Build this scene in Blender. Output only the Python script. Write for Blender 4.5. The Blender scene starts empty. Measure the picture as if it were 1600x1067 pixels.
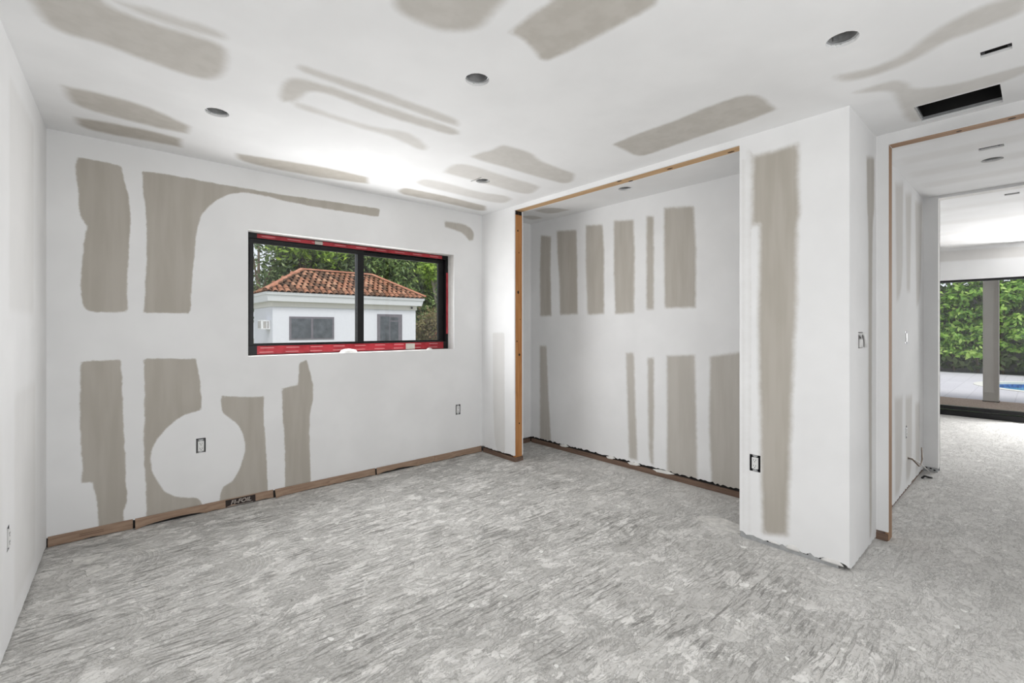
import bpy, math, random
import numpy as np
from mathutils import Vector, Matrix
random.seed(7); rng = np.random.default_rng(7)
scn = bpy.context.scene
col = scn.collection

# ------------------------------------------------------------------ camera
YAW, EYE, FPX, CY = 0.7182, 1.2786, 722.23, 512.16      # metres / pixels of a 1600x1067 frame
cd = bpy.data.cameras.new('camera'); cam = bpy.data.objects.new('camera', cd); col.objects.link(cam)
cd.sensor_fit = 'HORIZONTAL'; cd.sensor_width = 36.0; cd.lens = FPX * 36.0 / 1600.0
cd.shift_y = -(533.5 - CY) / 1600.0; cd.clip_start = 0.02; cd.clip_end = 300
cam.location = (0, 0, EYE); cam.rotation_euler = (math.pi / 2, 0, -YAW)
scn.camera = cam

# ------------------------------------------------------------------ world, sun, lights, exposure
w = bpy.data.worlds.new('sky'); scn.world = w; w.use_nodes = True
bg = w.node_tree.nodes['Background']; bg.inputs[0].default_value = (0.90, 0.93, 1.0, 1); bg.inputs[1].default_value = 0.95
sd = bpy.data.lights.new('sun', 'SUN'); sd.energy = 2.2; sd.angle = 0.35; sd.color = (1, .97, .92)
sun = bpy.data.objects.new('sun', sd); col.objects.link(sun)
sun.rotation_euler = Vector((0.16, 0.66, -1.0)).to_track_quat('-Z', 'Y').to_euler()
def area(name, loc, aim, sx, sy, power, color=(1, 1, 1)):
    d = bpy.data.lights.new(name, 'AREA'); d.shape = 'RECTANGLE'; d.size = sx; d.size_y = sy; d.energy = power; d.color = color
    o = bpy.data.objects.new(name, d); col.objects.link(o); o.location = loc
    o.rotation_euler = Vector(aim).to_track_quat('-Z', 'Z').to_euler(); return o
area('window_daylight', (1.55, 3.908, 1.48), (0, -1, 0), 1.45, 0.74, 25).data.spread = math.radians(171)
area('patio_daylight', (9.15, -0.5, 1.15), (-1, 0, 0), 4.0, 1.6, 150)
area('rear_fill', (0.78, -1.20, 1.30), (0, 1, 0.0), 1.6, 1.7, 30)      # added fill light, set at made-up glazing behind the camera (added_window)
vs = scn.view_settings
vs.view_transform = 'Standard'; vs.look = 'None'; vs.gamma = 1.0; vs.use_curve_mapping = False; vs.exposure = 0.15

# ------------------------------------------------------------------ measurements (metres)
H = 2.44
XL, AL, YB, XP, YP, XD, T = -0.2704, 0.0285, 3.8097, 2.9168, 0.6583, 3.512, 0.0857
YS, YE, HD, XC, YC, XH, YJ, YK, XF = 3.3032, 1.2164, 2.400, 3.5791, 3.7755, 5.5145, 0.6952, 0.5966, 9.30
JY = 0.60                      # far jamb of the doorway to the hall
REAR = -1.25                   # wall behind the camera
def left_x(y): return XL + AL * (y - YB)

# bare gypsum board left between the bands of joint compound, plus other painted grey bands: (edge softness m, strength, outline in the wall's own metres)
PATCH = {
 'back': [
  (0.006, 1, [(-0.142, 2.303),(-0.03, 2.304),(0.061, 2.298),(0.077, 2.213),(0.091, 2.147),(0.098, 2.109),(0.102, 2.077),(0.105, 2.044),(0.106, 2.01),(0.107, 1.973),(0.106, 1.914),(0.098, 1.779),(0.092, 1.587),(0.092, 1.381),(-0.0, 1.374),(-0.036, 1.374),(-0.056, 1.375),(-0.073, 1.377),(-0.088, 1.382),(-0.099, 1.391),(-0.108, 1.403),(-0.114, 1.418),(-0.118, 1.438),(-0.121, 1.462),(-0.123, 1.49),(-0.123, 1.539),(-0.121, 1.617),(-0.116, 1.709),(-0.11, 1.785),(-0.106, 1.83),(-0.103, 1.853),(-0.099, 1.87),(-0.096, 1.881),(-0.089, 1.889),(-0.103, 1.909),(-0.11, 1.921),(-0.115, 1.931),(-0.119, 1.941),(-0.124, 1.952),(-0.127, 1.967),(-0.13, 1.988),(-0.132, 2.021),(-0.135, 2.09),(-0.142, 2.162),(-0.144, 2.199),(-0.145, 2.226),(-0.145, 2.255)]),
  (0.006, 1, [(0.165, 2.289),(0.325, 2.295),(0.58, 2.292),(0.996, 2.294),(1.789, 2.321),(1.789, 2.249),(1.384, 2.242),(1.042, 2.249),(0.875, 2.262),(0.801, 2.265),(0.769, 2.265),(0.746, 2.261),(0.721, 2.255),(0.693, 2.247),(0.663, 2.235),(0.635, 2.221),(0.608, 2.203),(0.582, 2.183),(0.558, 2.159),(0.538, 2.136),(0.52, 2.114),(0.505, 2.091),(0.493, 2.07),(0.482, 2.046),(0.474, 2.021),(0.467, 1.994),(0.461, 1.966),(0.456, 1.935),(0.45, 1.885),(0.442, 1.769),(0.431, 1.594),(0.42, 1.379),(0.175, 1.374),(0.181, 1.577),(0.188, 1.702),(0.19, 1.806),(0.188, 1.93),(0.184, 2.033),(0.171, 2.154)]),
  (0.014, 0.9, [(2.461, 2.31),(2.523, 2.316),(2.578, 2.318),(2.629, 2.318),(2.661, 2.317),(2.69, 2.314),(2.717, 2.31),(2.741, 2.303),(2.761, 2.295),(2.777, 2.286),(2.79, 2.274),(2.799, 2.261),(2.806, 2.247),(2.809, 2.233),(2.81, 2.214),(2.807, 2.181),(2.759, 2.16),(2.735, 2.176),(2.724, 2.185),(2.716, 2.192),(2.71, 2.199),(2.706, 2.206),(2.697, 2.212),(2.684, 2.219),(2.666, 2.226),(2.645, 2.232),(2.619, 2.238),(2.59, 2.244),(2.547, 2.25),(2.466, 2.259)]),
  (0.006, 1, [(-0.126, 1.074),(0.061, 1.078),(0.066, 0.921),(0.072, 0.717),(0.082, 0.456),(0.087, 0.277),(0.09, 0.223),(0.09, 0.194),(0.088, 0.174),(0.085, 0.156),(0.079, 0.141),(0.075, 0.125),(0.073, 0.111),(0.072, 0.097),(0.072, 0.083),(0.074, 0.07),(0.079, 0.058),(0.09, 0.044),(0.114, 0.021),(-0.045, 0.028),(-0.045, 0.11),(-0.046, 0.153),(-0.048, 0.183),(-0.051, 0.21),(-0.056, 0.247),(-0.064, 0.288),(-0.075, 0.34),(-0.12, 0.341),(-0.116, 0.396),(-0.115, 0.428),(-0.116, 0.453),(-0.117, 0.48),(-0.121, 0.519),(-0.124, 0.595),(-0.128, 0.742),(-0.126, 0.911)]),
  (0.006, 1, [(0.173, 1.08),(0.325, 1.073),(0.451, 1.065),(0.465, 0.991),(0.471, 0.949),(0.476, 0.916),(0.479, 0.874),(0.484, 0.798),(0.488, 0.713),(0.429, 0.701),(0.398, 0.692),(0.375, 0.681),(0.353, 0.668),(0.332, 0.653),(0.313, 0.636),(0.294, 0.617),(0.276, 0.596),(0.259, 0.574),(0.245, 0.552),(0.233, 0.531),(0.223, 0.511),(0.216, 0.491),(0.211, 0.47),(0.209, 0.447),(0.208, 0.424),(0.209, 0.399),(0.212, 0.374),(0.217, 0.348),(0.224, 0.322),(0.232, 0.296),(0.242, 0.27),(0.253, 0.247),(0.266, 0.224),(0.28, 0.203),(0.296, 0.185),(0.313, 0.169),(0.332, 0.156),(0.353, 0.146),(0.373, 0.137),(0.392, 0.131),(0.411, 0.126),(0.429, 0.124),(0.446, 0.117),(0.46, 0.107),(0.473, 0.094),(0.484, 0.076),(0.492, 0.06),(0.498, 0.046),(0.5, 0.03),(0.5, 0.005),(0.384, 0.006),(0.167, 0.008),(0.18, 0.029),(0.185, 0.051),(0.187, 0.082),(0.187, 0.137),(0.184, 0.255),(0.176, 0.414),(0.174, 0.526),(0.178, 0.703),(0.178, 0.884)]),
  (0.006, 1, [(0.599, 0.802),(0.676, 0.786),(0.719, 0.778),(0.753, 0.774),(0.796, 0.771),(0.875, 0.768),(0.872, 0.653),(0.875, 0.566),(0.886, 0.42),(0.894, 0.241),(0.901, 0.029),(0.59, 0.019),(0.593, 0.091),(0.6, 0.125),(0.611, 0.144),(0.626, 0.158),(0.646, 0.165),(0.664, 0.176),(0.68, 0.192),(0.694, 0.212),(0.705, 0.237),(0.716, 0.263),(0.726, 0.29),(0.735, 0.319),(0.743, 0.349),(0.749, 0.377),(0.751, 0.404),(0.751, 0.43),(0.748, 0.454),(0.744, 0.478),(0.737, 0.503),(0.729, 0.528),(0.718, 0.553),(0.705, 0.576),(0.69, 0.597),(0.672, 0.617),(0.652, 0.635),(0.636, 0.651),(0.625, 0.664),(0.617, 0.674),(0.613, 0.682),(0.609, 0.695),(0.606, 0.713),(0.603, 0.742)]),
  (0.007, 1, [(0.998, 0.813),(1.115, 0.837),(1.123, 1.005),(1.18, 1.027),(1.184, 1.003),(1.189, 0.984),(1.198, 0.95),(1.213, 0.897),(1.221, 0.861),(1.226, 0.825),(1.229, 0.787),(1.229, 0.748),(1.227, 0.715),(1.223, 0.687),(1.218, 0.666),(1.21, 0.649),(1.205, 0.616),(1.202, 0.565),(1.201, 0.475),(1.204, 0.282),(1.209, 0.033),(1.021, 0.025),(1.018, 0.398),(1.006, 0.598)]),
 ],
 'right': [
  (0.01, 0.3, [(3.631, 1.228),(3.452, 1.23),(3.442, 0.005),(3.542, 0.02),(3.587, 0.101),(3.612, 0.254),(3.626, 0.555)]),
  (0.022, 1, [(1.136, 2.309),(1.043, 2.305),(0.983, 2.307),(0.897, 2.314),(0.897, 2.109),(0.895, 2.012),(0.891, 1.968),(0.89, 1.942),(0.891, 1.92),(0.894, 1.901),(0.898, 1.886),(0.901, 1.845),(0.904, 1.745),(0.904, 1.511),(0.905, 1.41),(0.906, 1.363),(0.91, 1.322),(0.923, 1.051),(0.939, 0.505),(0.952, 0.093),(1.082, 0.06),(1.093, 0.47),(1.1, 0.899),(1.107, 1.325),(1.1, 1.705),(1.097, 1.895),(1.144, 1.895),(1.14, 2.095)]),
  (0.008, 0.16, [(1.203, 2.304),(1.188, 2.308),(1.188, 0.048),(1.195, 0.05),(1.198, 0.192),(1.201, 0.615)]),  # corner bead ridges painted as faint stripes, this one and the next
  (0.01, 0.16, [(1.173, 2.354),(1.155, 2.353),(1.155, 0.044),(1.17, 0.046)]),
 ],
 'closet': [
  (0.018, 0.95, [(3.614, 2.291),(3.46, 2.258),(3.468, 1.904),(3.455, 1.409),(3.623, 1.408),(3.629, 1.919)]),
  (0.018, 0.95, [(3.374, 2.304),(3.103, 2.271),(3.093, 1.961),(3.086, 1.42),(3.326, 1.416),(3.339, 1.795),(3.366, 2.089)]),
  (0.018, 0.95, [(2.978, 2.297),(2.774, 2.271),(2.756, 2.013),(2.756, 1.416),(2.955, 1.408),(2.978, 1.857)]),
  (0.018, 0.95, [(2.64, 2.283),(2.426, 2.254),(2.413, 1.97),(2.419, 1.413),(2.624, 1.41),(2.64, 1.825)]),
  (0.018, 0.95, [(2.29, 2.263),(2.22, 2.25),(2.22, 1.441),(2.29, 1.438)]),
  (0.018, 0.95, [(2.119, 2.303),(1.856, 2.266),(1.835, 1.898),(1.84, 1.444),(2.111, 1.448),(2.119, 1.933)]),
  (0.018, 0.85, [(3.629, 1.081),(3.529, 1.084),(3.501, 0.568),(3.46, 0.059),(3.629, 0.048)]),
  (0.018, 0.85, [(2.505, 1.046),(2.422, 1.053),(2.403, 0.52),(2.384, 0.085),(2.471, 0.091),(2.491, 0.676)]),
  (0.018, 0.85, [(2.28, 1.015),(2.22, 1.018),(2.217, 0.545),(2.226, 0.087),(2.246, 0.091),(2.256, 0.121),(2.265, 0.205),(2.275, 0.537)]),
  (0.018, 0.85, [(2.093, 1.04),(1.845, 1.058),(1.835, 0.598),(1.824, 0.05),(2.093, 0.046),(2.09, 0.563)]),
  (0.018, 0.85, [(1.718, 1.049),(1.459, 1.103),(1.452, 0.019),(1.704, 0.029),(1.726, 0.467)]),
 ],
 'ceil': [
  (0.03, 0.75, [(-0.236, 2.223),(-0.138, 2.138),(-0.092, 2.107),(-0.066, 2.103),(-0.049, 2.116),(-0.04, 2.148),(-0.028, 2.174),(-0.014, 2.195),(0.002, 2.21),(0.021, 2.219),(0.045, 2.226),(0.088, 2.231),(0.208, 2.223),(0.28, 2.214),(0.315, 2.212),(0.336, 2.215),(0.351, 2.221),(0.36, 2.23),(0.368, 2.246),(0.375, 2.268),(0.382, 2.297),(0.387, 2.334),(0.391, 2.369),(0.393, 2.405),(0.392, 2.439),(0.39, 2.473),(0.384, 2.502),(0.374, 2.528),(0.359, 2.549),(0.341, 2.565),(0.314, 2.575),(0.281, 2.579),(0.229, 2.575),(0.128, 2.558),(-0.007, 2.527),(-0.055, 2.523),(-0.081, 2.525),(-0.103, 2.53),(-0.122, 2.532),(-0.138, 2.529),(-0.153, 2.523),(-0.164, 2.513),(-0.175, 2.496),(-0.183, 2.472),(-0.191, 2.442),(-0.199, 2.388),(-0.213, 2.319)]),
  (0.03, 0.55, [(0.009, 2.168),(0.107, 2.139),(0.277, 2.118),(0.325, 2.12),(0.344, 2.128),(0.352, 2.151),(0.342, 2.165),(0.322, 2.172),(0.275, 2.181),(0.163, 2.192),(0.106, 2.191),(0.072, 2.186),(0.026, 2.174)]),
  (0.03, 0.85, [(-0.159, 3.089),(-0.061, 3.072),(0.012, 3.07),(0.094, 3.077),(0.142, 3.091),(0.176, 3.107),(0.228, 3.142),(0.351, 3.226),(0.354, 3.357),(0.226, 3.373),(0.04, 3.357),(-0.066, 3.339),(-0.112, 3.315),(-0.136, 3.28),(-0.151, 3.217)]),
  (0.03, 0.95, [(-0.131, 3.506),(-0.013, 3.472),(0.172, 3.457),(0.335, 3.475),(0.351, 3.637),(0.182, 3.651),(0.034, 3.672),(-0.044, 3.671),(-0.088, 3.659),(-0.11, 3.644),(-0.124, 3.622),(-0.131, 3.584)]),
  (0.03, 0.95, [(0.646, 3.528),(0.868, 3.475),(1.193, 3.411),(1.51, 3.417),(1.577, 3.569),(1.231, 3.661),(0.878, 3.686),(0.763, 3.669),(0.712, 3.654),(0.683, 3.634),(0.664, 3.599)]),
  (0.025, 0.6, [(0.636, 2.178),(0.639, 2.163),(0.647, 2.157),(0.662, 2.153),(0.691, 2.151),(0.759, 2.149),(0.959, 2.134),(1.312, 2.136),(1.419, 2.141),(1.461, 2.146),(1.472, 2.152),(1.481, 2.16),(1.49, 2.169),(1.499, 2.182),(1.516, 2.21),(1.459, 2.217),(1.411, 2.219),(1.323, 2.218),(1.07, 2.207),(0.883, 2.209),(0.744, 2.202),(0.69, 2.2),(0.665, 2.198),(0.652, 2.195),(0.643, 2.189)]),
  (0.025, 0.65, [(0.632, 2.395),(0.631, 2.362),(0.633, 2.335),(0.637, 2.313),(0.645, 2.296),(0.657, 2.283),(0.672, 2.273),(0.698, 2.267),(0.752, 2.263),(0.815, 2.254),(0.879, 2.254),(1.017, 2.263),(1.265, 2.261),(1.414, 2.251),(1.486, 2.249),(1.527, 2.254),(1.556, 2.266),(1.581, 2.298),(1.565, 2.322),(1.546, 2.333),(1.517, 2.339),(1.466, 2.344),(1.36, 2.347),(1.23, 2.359),(1.132, 2.357),(0.974, 2.341),(0.885, 2.329),(0.848, 2.329),(0.826, 2.33),(0.796, 2.335),(0.774, 2.343),(0.762, 2.348),(0.752, 2.355),(0.744, 2.364),(0.739, 2.376),(0.735, 2.395),(0.732, 2.435),(0.728, 2.475),(0.723, 2.497),(0.716, 2.514),(0.702, 2.533),(0.672, 2.565),(0.656, 2.524),(0.647, 2.496),(0.642, 2.467),(0.636, 2.433)]),
  (0.03, 0.5, [(0.727, 2.537),(0.747, 2.525),(0.764, 2.521),(0.795, 2.521),(0.896, 2.538),(1.032, 2.543),(1.107, 2.541),(1.163, 2.532),(1.215, 2.519),(1.263, 2.5),(1.305, 2.489),(1.342, 2.485),(1.373, 2.489),(1.399, 2.501),(1.426, 2.515),(1.452, 2.53),(1.484, 2.551),(1.544, 2.593),(1.554, 2.63),(1.554, 2.646),(1.546, 2.654),(1.534, 2.659),(1.515, 2.659),(1.489, 2.654),(1.438, 2.639),(1.367, 2.612),(1.322, 2.599),(1.277, 2.593),(1.222, 2.593),(1.126, 2.602),(0.914, 2.59),(0.783, 2.582),(0.76, 2.579),(0.748, 2.575),(0.741, 2.569),(0.735, 2.559)]),
  (0.025, 0.9, [(1.849, 3.573),(1.846, 3.513),(1.854, 3.487),(1.873, 3.474),(1.911, 3.466),(2.0, 3.465),(2.172, 3.455),(2.365, 3.461),(2.711, 3.485),(2.808, 3.61),(2.791, 3.642),(2.765, 3.655),(2.704, 3.662),(2.492, 3.648),(2.223, 3.637),(2.044, 3.65),(1.963, 3.65),(1.918, 3.641),(1.884, 3.621)]),
  (0.03, 0.5, [(1.847, 3.276),(1.85, 3.207),(1.863, 3.176),(1.888, 3.159),(1.925, 3.148),(2.0, 3.142),(2.138, 3.146),(2.273, 3.158),(2.355, 3.16),(2.428, 3.154),(2.49, 3.141),(2.54, 3.121),(2.586, 3.109),(2.626, 3.104),(2.67, 3.109),(2.739, 3.134),(2.769, 3.226),(2.772, 3.27),(2.757, 3.298),(2.727, 3.317),(2.66, 3.334),(2.529, 3.343),(2.28, 3.337),(2.009, 3.334),(1.93, 3.323),(1.89, 3.308)]),
  (0.03, 0.55, [(1.889, 2.938),(1.867, 2.859),(1.859, 2.819),(1.856, 2.79),(1.857, 2.764),(1.862, 2.74),(1.872, 2.721),(1.889, 2.706),(1.912, 2.696),(1.942, 2.69),(1.975, 2.686),(2.031, 2.685),(2.165, 2.696),(2.412, 2.703),(2.535, 2.7),(2.585, 2.703),(2.62, 2.707),(2.677, 2.718),(2.73, 2.821),(2.749, 2.872),(2.751, 2.903),(2.74, 2.926),(2.717, 2.94),(2.679, 2.949),(2.601, 2.957),(2.366, 2.946),(2.12, 2.939)]),
  (0.025, 0.65, [(1.857, 2.547),(1.859, 2.488),(1.862, 2.457),(1.867, 2.434),(1.874, 2.412),(1.882, 2.39),(1.887, 2.368),(1.89, 2.344),(1.889, 2.319),(1.885, 2.293),(1.886, 2.272),(1.892, 2.257),(1.903, 2.247),(1.919, 2.243),(1.943, 2.239),(1.988, 2.234),(2.056, 2.23),(2.097, 2.231),(2.132, 2.237),(2.163, 2.247),(2.188, 2.262),(2.216, 2.274),(2.247, 2.284),(2.282, 2.292),(2.34, 2.3),(2.443, 2.307),(2.645, 2.312),(2.715, 2.377),(2.747, 2.412),(2.763, 2.439),(2.772, 2.465),(2.773, 2.49),(2.766, 2.509),(2.75, 2.523),(2.718, 2.532),(2.646, 2.538),(2.396, 2.548),(2.158, 2.548),(2.039, 2.555),(1.964, 2.555)]),
  (0.03, 0.75, [(0.733, 1.461),(0.764, 1.508),(0.779, 1.53),(0.791, 1.541),(0.805, 1.548),(0.823, 1.552),(0.844, 1.555),(0.866, 1.556),(0.888, 1.556),(0.911, 1.554),(0.934, 1.55),(0.956, 1.544),(0.978, 1.536),(0.999, 1.525),(1.019, 1.511),(1.036, 1.497),(1.051, 1.481),(1.062, 1.465),(1.07, 1.448),(1.076, 1.43),(1.078, 1.41),(1.077, 1.389),(1.072, 1.356),(1.067, 1.312),(1.064, 1.28),(1.06, 1.26),(1.056, 1.243),(1.049, 1.225),(1.035, 1.197)]),
  (0.02, 0.85, [(1.189, 1.376),(1.185, 1.32),(1.183, 1.286),(1.183, 1.241),(1.187, 1.17),(1.188, 1.124),(1.187, 1.106),(1.203, 1.083),(1.234, 1.05),(1.296, 0.993),(1.437, 0.87),(1.459, 0.892),(1.47, 0.904),(1.476, 0.913),(1.48, 0.923),(1.481, 0.931),(1.481, 0.947),(1.48, 0.981),(1.472, 1.098),(1.461, 1.254),(1.452, 1.342),(1.445, 1.376),(1.44, 1.395),(1.434, 1.409),(1.424, 1.418),(1.41, 1.42),(1.393, 1.417),(1.372, 1.407),(1.351, 1.398),(1.33, 1.391),(1.308, 1.384),(1.286, 1.377),(1.266, 1.373),(1.247, 1.371),(1.225, 1.372)]),
  (0.02, 0.8, [(2.408, 1.783),(2.39, 1.634),(2.389, 1.528),(2.395, 1.416),(2.392, 1.304),(2.378, 1.194),(2.377, 1.084),(2.384, 1.001),(2.404, 0.962),(2.439, 0.937),(2.509, 0.925),(2.676, 0.929),(2.704, 1.095),(2.705, 1.377),(2.716, 1.592),(2.726, 1.707),(2.718, 1.759),(2.697, 1.785),(2.652, 1.796),(2.552, 1.789)]),
  (0.03, 0.6, [(2.523, 0.621),(2.549, 0.567),(2.56, 0.537),(2.566, 0.513),(2.569, 0.489),(2.57, 0.465),(2.567, 0.444),(2.563, 0.424),(2.556, 0.405),(2.546, 0.389),(2.534, 0.372),(2.519, 0.355),(2.502, 0.338),(2.474, 0.312),(2.444, 0.28),(2.426, 0.257),(2.415, 0.24),(2.401, 0.212),(2.38, 0.147),(2.377, 0.12),(2.379, 0.103),(2.385, 0.088),(2.396, 0.066),(2.423, 0.024),(2.477, 0.025),(2.502, 0.028),(2.517, 0.034),(2.528, 0.046),(2.538, 0.073),(2.552, 0.149),(2.554, 0.194),(2.551, 0.221),(2.553, 0.24),(2.561, 0.26),(2.574, 0.28),(2.592, 0.302),(2.608, 0.324),(2.621, 0.346),(2.632, 0.369),(2.643, 0.403),(2.652, 0.449),(2.654, 0.484),(2.653, 0.507),(2.648, 0.531),(2.64, 0.556),(2.628, 0.58),(2.614, 0.599),(2.597, 0.612),(2.572, 0.619)]),
  (0.022, 0.5, [(2.768, 0.607),(2.768, 0.526),(2.772, 0.481),(2.778, 0.459),(2.789, 0.445),(2.805, 0.435),(2.826, 0.428),(2.847, 0.422),(2.867, 0.418),(2.886, 0.416),(2.905, 0.415),(2.923, 0.411),(2.94, 0.404),(2.956, 0.394),(2.972, 0.38),(2.986, 0.364),(3.008, 0.333),(3.033, 0.279),(3.047, 0.226),(3.049, 0.147),(3.058, 0.031),(3.1, 0.031),(3.123, 0.037),(3.14, 0.048),(3.155, 0.065),(3.17, 0.089),(3.181, 0.115),(3.191, 0.159),(3.188, 0.265),(3.191, 0.429),(3.429, 0.44),(3.423, 0.469),(3.403, 0.482),(3.369, 0.489),(3.32, 0.491),(3.257, 0.49),(3.197, 0.488),(3.14, 0.486),(3.085, 0.483),(3.032, 0.48),(2.989, 0.479),(2.953, 0.479),(2.925, 0.481),(2.904, 0.485),(2.883, 0.495),(2.864, 0.51),(2.845, 0.531),(2.816, 0.571),(2.796, 0.593),(2.784, 0.602)]),
  (0.02, 0.6, [(3.185, 3.307),(3.191, 3.196),(3.207, 3.145),(3.237, 3.113),(3.295, 3.085),(3.426, 3.049),(3.413, 3.196),(3.393, 3.263),(3.362, 3.296),(3.305, 3.311)]),
  (0.02, 0.6, [(3.242, 3.559),(3.283, 3.493),(3.311, 3.466),(3.338, 3.455),(3.38, 3.455),(3.465, 3.471),(3.45, 3.558),(3.431, 3.593),(3.402, 3.604),(3.351, 3.597)]),
 ],
 'nook': [
  (0.02, 0.8, [(3.277, 2.26),(3.462, 2.297),(3.462, 2.044),(3.453, 1.971),(3.444, 1.942),(3.432, 1.93),(3.422, 1.861),(3.41, 1.671),(3.399, 0.946),(3.399, 0.271),(3.39, 0.103),(3.378, 0.049),(3.352, 0.052),(3.322, 0.952),(3.322, 1.663),(3.316, 1.85),(3.31, 1.918),(3.303, 1.931),(3.296, 1.96),(3.288, 2.028)]),
 ],
 'hall': [
  (0.04, 0.5, [(4.302, 2.324),(4.586, 2.383),(4.568, 1.763),(4.522, 1.593),(4.466, 1.521),(4.348, 1.476)]),
  (0.04, 0.5, [(4.688, 2.324),(4.932, 2.37),(4.876, 1.574),(4.741, 1.567)]),
  (0.04, 0.5, [(5.107, 2.339),(5.457, 2.385),(5.382, 1.73),(5.327, 1.558),(5.273, 1.492),(5.168, 1.464)]),
  (0.04, 0.5, [(4.28, 0.766),(4.562, 0.752),(4.543, 0.225),(4.493, 0.095),(4.432, 0.054),(4.302, 0.058)]),
  (0.04, 0.5, [(4.688, 0.74),(4.96, 0.724),(4.939, 0.228),(4.892, 0.106),(4.835, 0.068),(4.714, 0.075)]),
  (0.04, 0.5, [(5.107, 0.64),(5.325, 0.633),(5.325, 0.206),(5.289, 0.096),(5.241, 0.056),(5.137, 0.047)]),
 ],
 'living': [  # flat grey band painted along the top of the far wall
  (0.02, 0.35, [(1.192, 2.427),(0.15, 2.376),(-0.075, 2.371),(-0.075, 2.237),(0.15, 2.238),(1.192, 2.261)]),
 ],
}

# ------------------------------------------------------------------ node helpers
class NT:
    def __init__(s, name):
        s.m = bpy.data.materials.new(name); s.m.use_nodes = True; s.t = s.m.node_tree; s.t.nodes.clear()
        s.out = s.t.nodes.new('ShaderNodeOutputMaterial')
    def n(s, typ, ins=None, **props):
        nd = s.t.nodes.new('ShaderNode' + typ)
        for k, v in props.items(): setattr(nd, k, v)
        for k, v in (ins or {}).items(): s.set(nd, k, v)
        return nd
    def set(s, nd, k, v):
        i = nd.inputs[k]
        if isinstance(v, bpy.types.NodeSocket): s.t.links.new(v, i)
        else: i.default_value = v
    def math(s, op, a, b=0.0, c=0.0, clamp=False):
        nd = s.n('Math', {0: a, 1: b, 2: c}, operation=op, use_clamp=clamp); return nd.outputs[0]
    def mix(s, f, a, b, mode='MIX'):
        nd = s.n('Mix', data_type='RGBA', blend_type=mode)
        s.set(nd, 0, f); s.set(nd, 6, a); s.set(nd, 7, b); return nd.outputs[2]
    def noise(s, vec, scale, detail=4, rough=0.55, dist=0.0):
        nd = s.n('TexNoise', {'Scale': scale, 'Detail': detail, 'Roughness': rough, 'Distortion': dist})
        if vec is not None: s.set(nd, 'Vector', vec)
        return nd.outputs[0]
    def ramp(s, x, lo, hi, a=0.0, b=1.0, smooth=True):
        nd = s.n('MapRange', {0: x, 1: lo, 2: hi, 3: a, 4: b}, interpolation_type='SMOOTHSTEP' if smooth else 'LINEAR'); return nd.outputs[0]
    def obj(s): return s.n('TexCoord').outputs['Object']
    def scaled(s, vec, sc):
        return s.n('VectorMath', {0: vec, 1: sc}, operation='MULTIPLY').outputs[0]
    def finish(s, color, rough=.6, metal=0., bump=None, bstr=.3, bdist=.01, spec=.5, normal=None):
        b = s.n('BsdfPrincipled'); s.set(b, 'Base Color', color); s.set(b, 'Roughness', rough); s.set(b, 'Metallic', metal)
        s.set(b, 'Specular IOR Level', spec)
        if bump is not None:
            nd = s.n('Bump', {'Strength': bstr, 'Distance': bdist, 'Height': bump}); s.t.links.new(nd.outputs[0], b.inputs['Normal'])
        s.t.links.new(b.outputs[0], s.out.inputs[0]); return s.m
def srgb(r, g, b):
    f = lambda c: (c / 255 / 12.92) if c <= 10 else ((c / 255 + .055) / 1.055) ** 2.4
    return (f(r), f(g), f(b), 1)
def plain(name, c, rough=.6, metal=0., var=.12, scale=12, bump=.0, spec=.4):
    t = NT(name); o = t.obj(); n = t.noise(o, scale, 4)
    k = t.ramp(n, .3, .7, 1 - var, 1 + var, False)
    cc = t.n('VectorMath', {0: c[:3], 1: t.n('CombineXYZ', {0: k, 1: k, 2: k}).outputs[0]}, operation='MULTIPLY').outputs[0]
    return t.finish(cc, rough, metal, n if bump else None, bump, .004, spec)

def drywall():
    t = NT('drywall'); o = t.obj()
    a = t.n('Attribute', attribute_name='patch').outputs['Fac']; wgt = t.n('Attribute', attribute_name='strength').outputs['Fac']
    n1 = t.noise(o, 17, 5, .7); n2 = t.noise(o, 2.2, 3)
    e = t.math('ADD', a, t.math('MULTIPLY', t.math('SUBTRACT', n1, .5), t.n('Attribute', attribute_name='rag').outputs['Fac']))
    m = t.math('MULTIPLY', t.ramp(e, -1.0, 1.0), wgt)
    white = t.mix(t.ramp(n2, .35, .68), (.865, .866, .868, 1), (.91, .911, .913, 1))
    sm = t.noise(t.scaled(o, (5, 5, .6)), 3, 2)
    bare = t.mix(t.ramp(sm, .3, .7), (.465, .432, .380, 1), (.520, .486, .436, 1))
    c = t.mix(m, white, bare)
    fine = t.noise(o, 60, 1)
    hgt = t.math('MULTIPLY', t.math('ADD', n2, t.math('MULTIPLY', fine, .12)), .5)
    return t.finish(c, .85, 0, hgt, .18, .006, .25)
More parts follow.
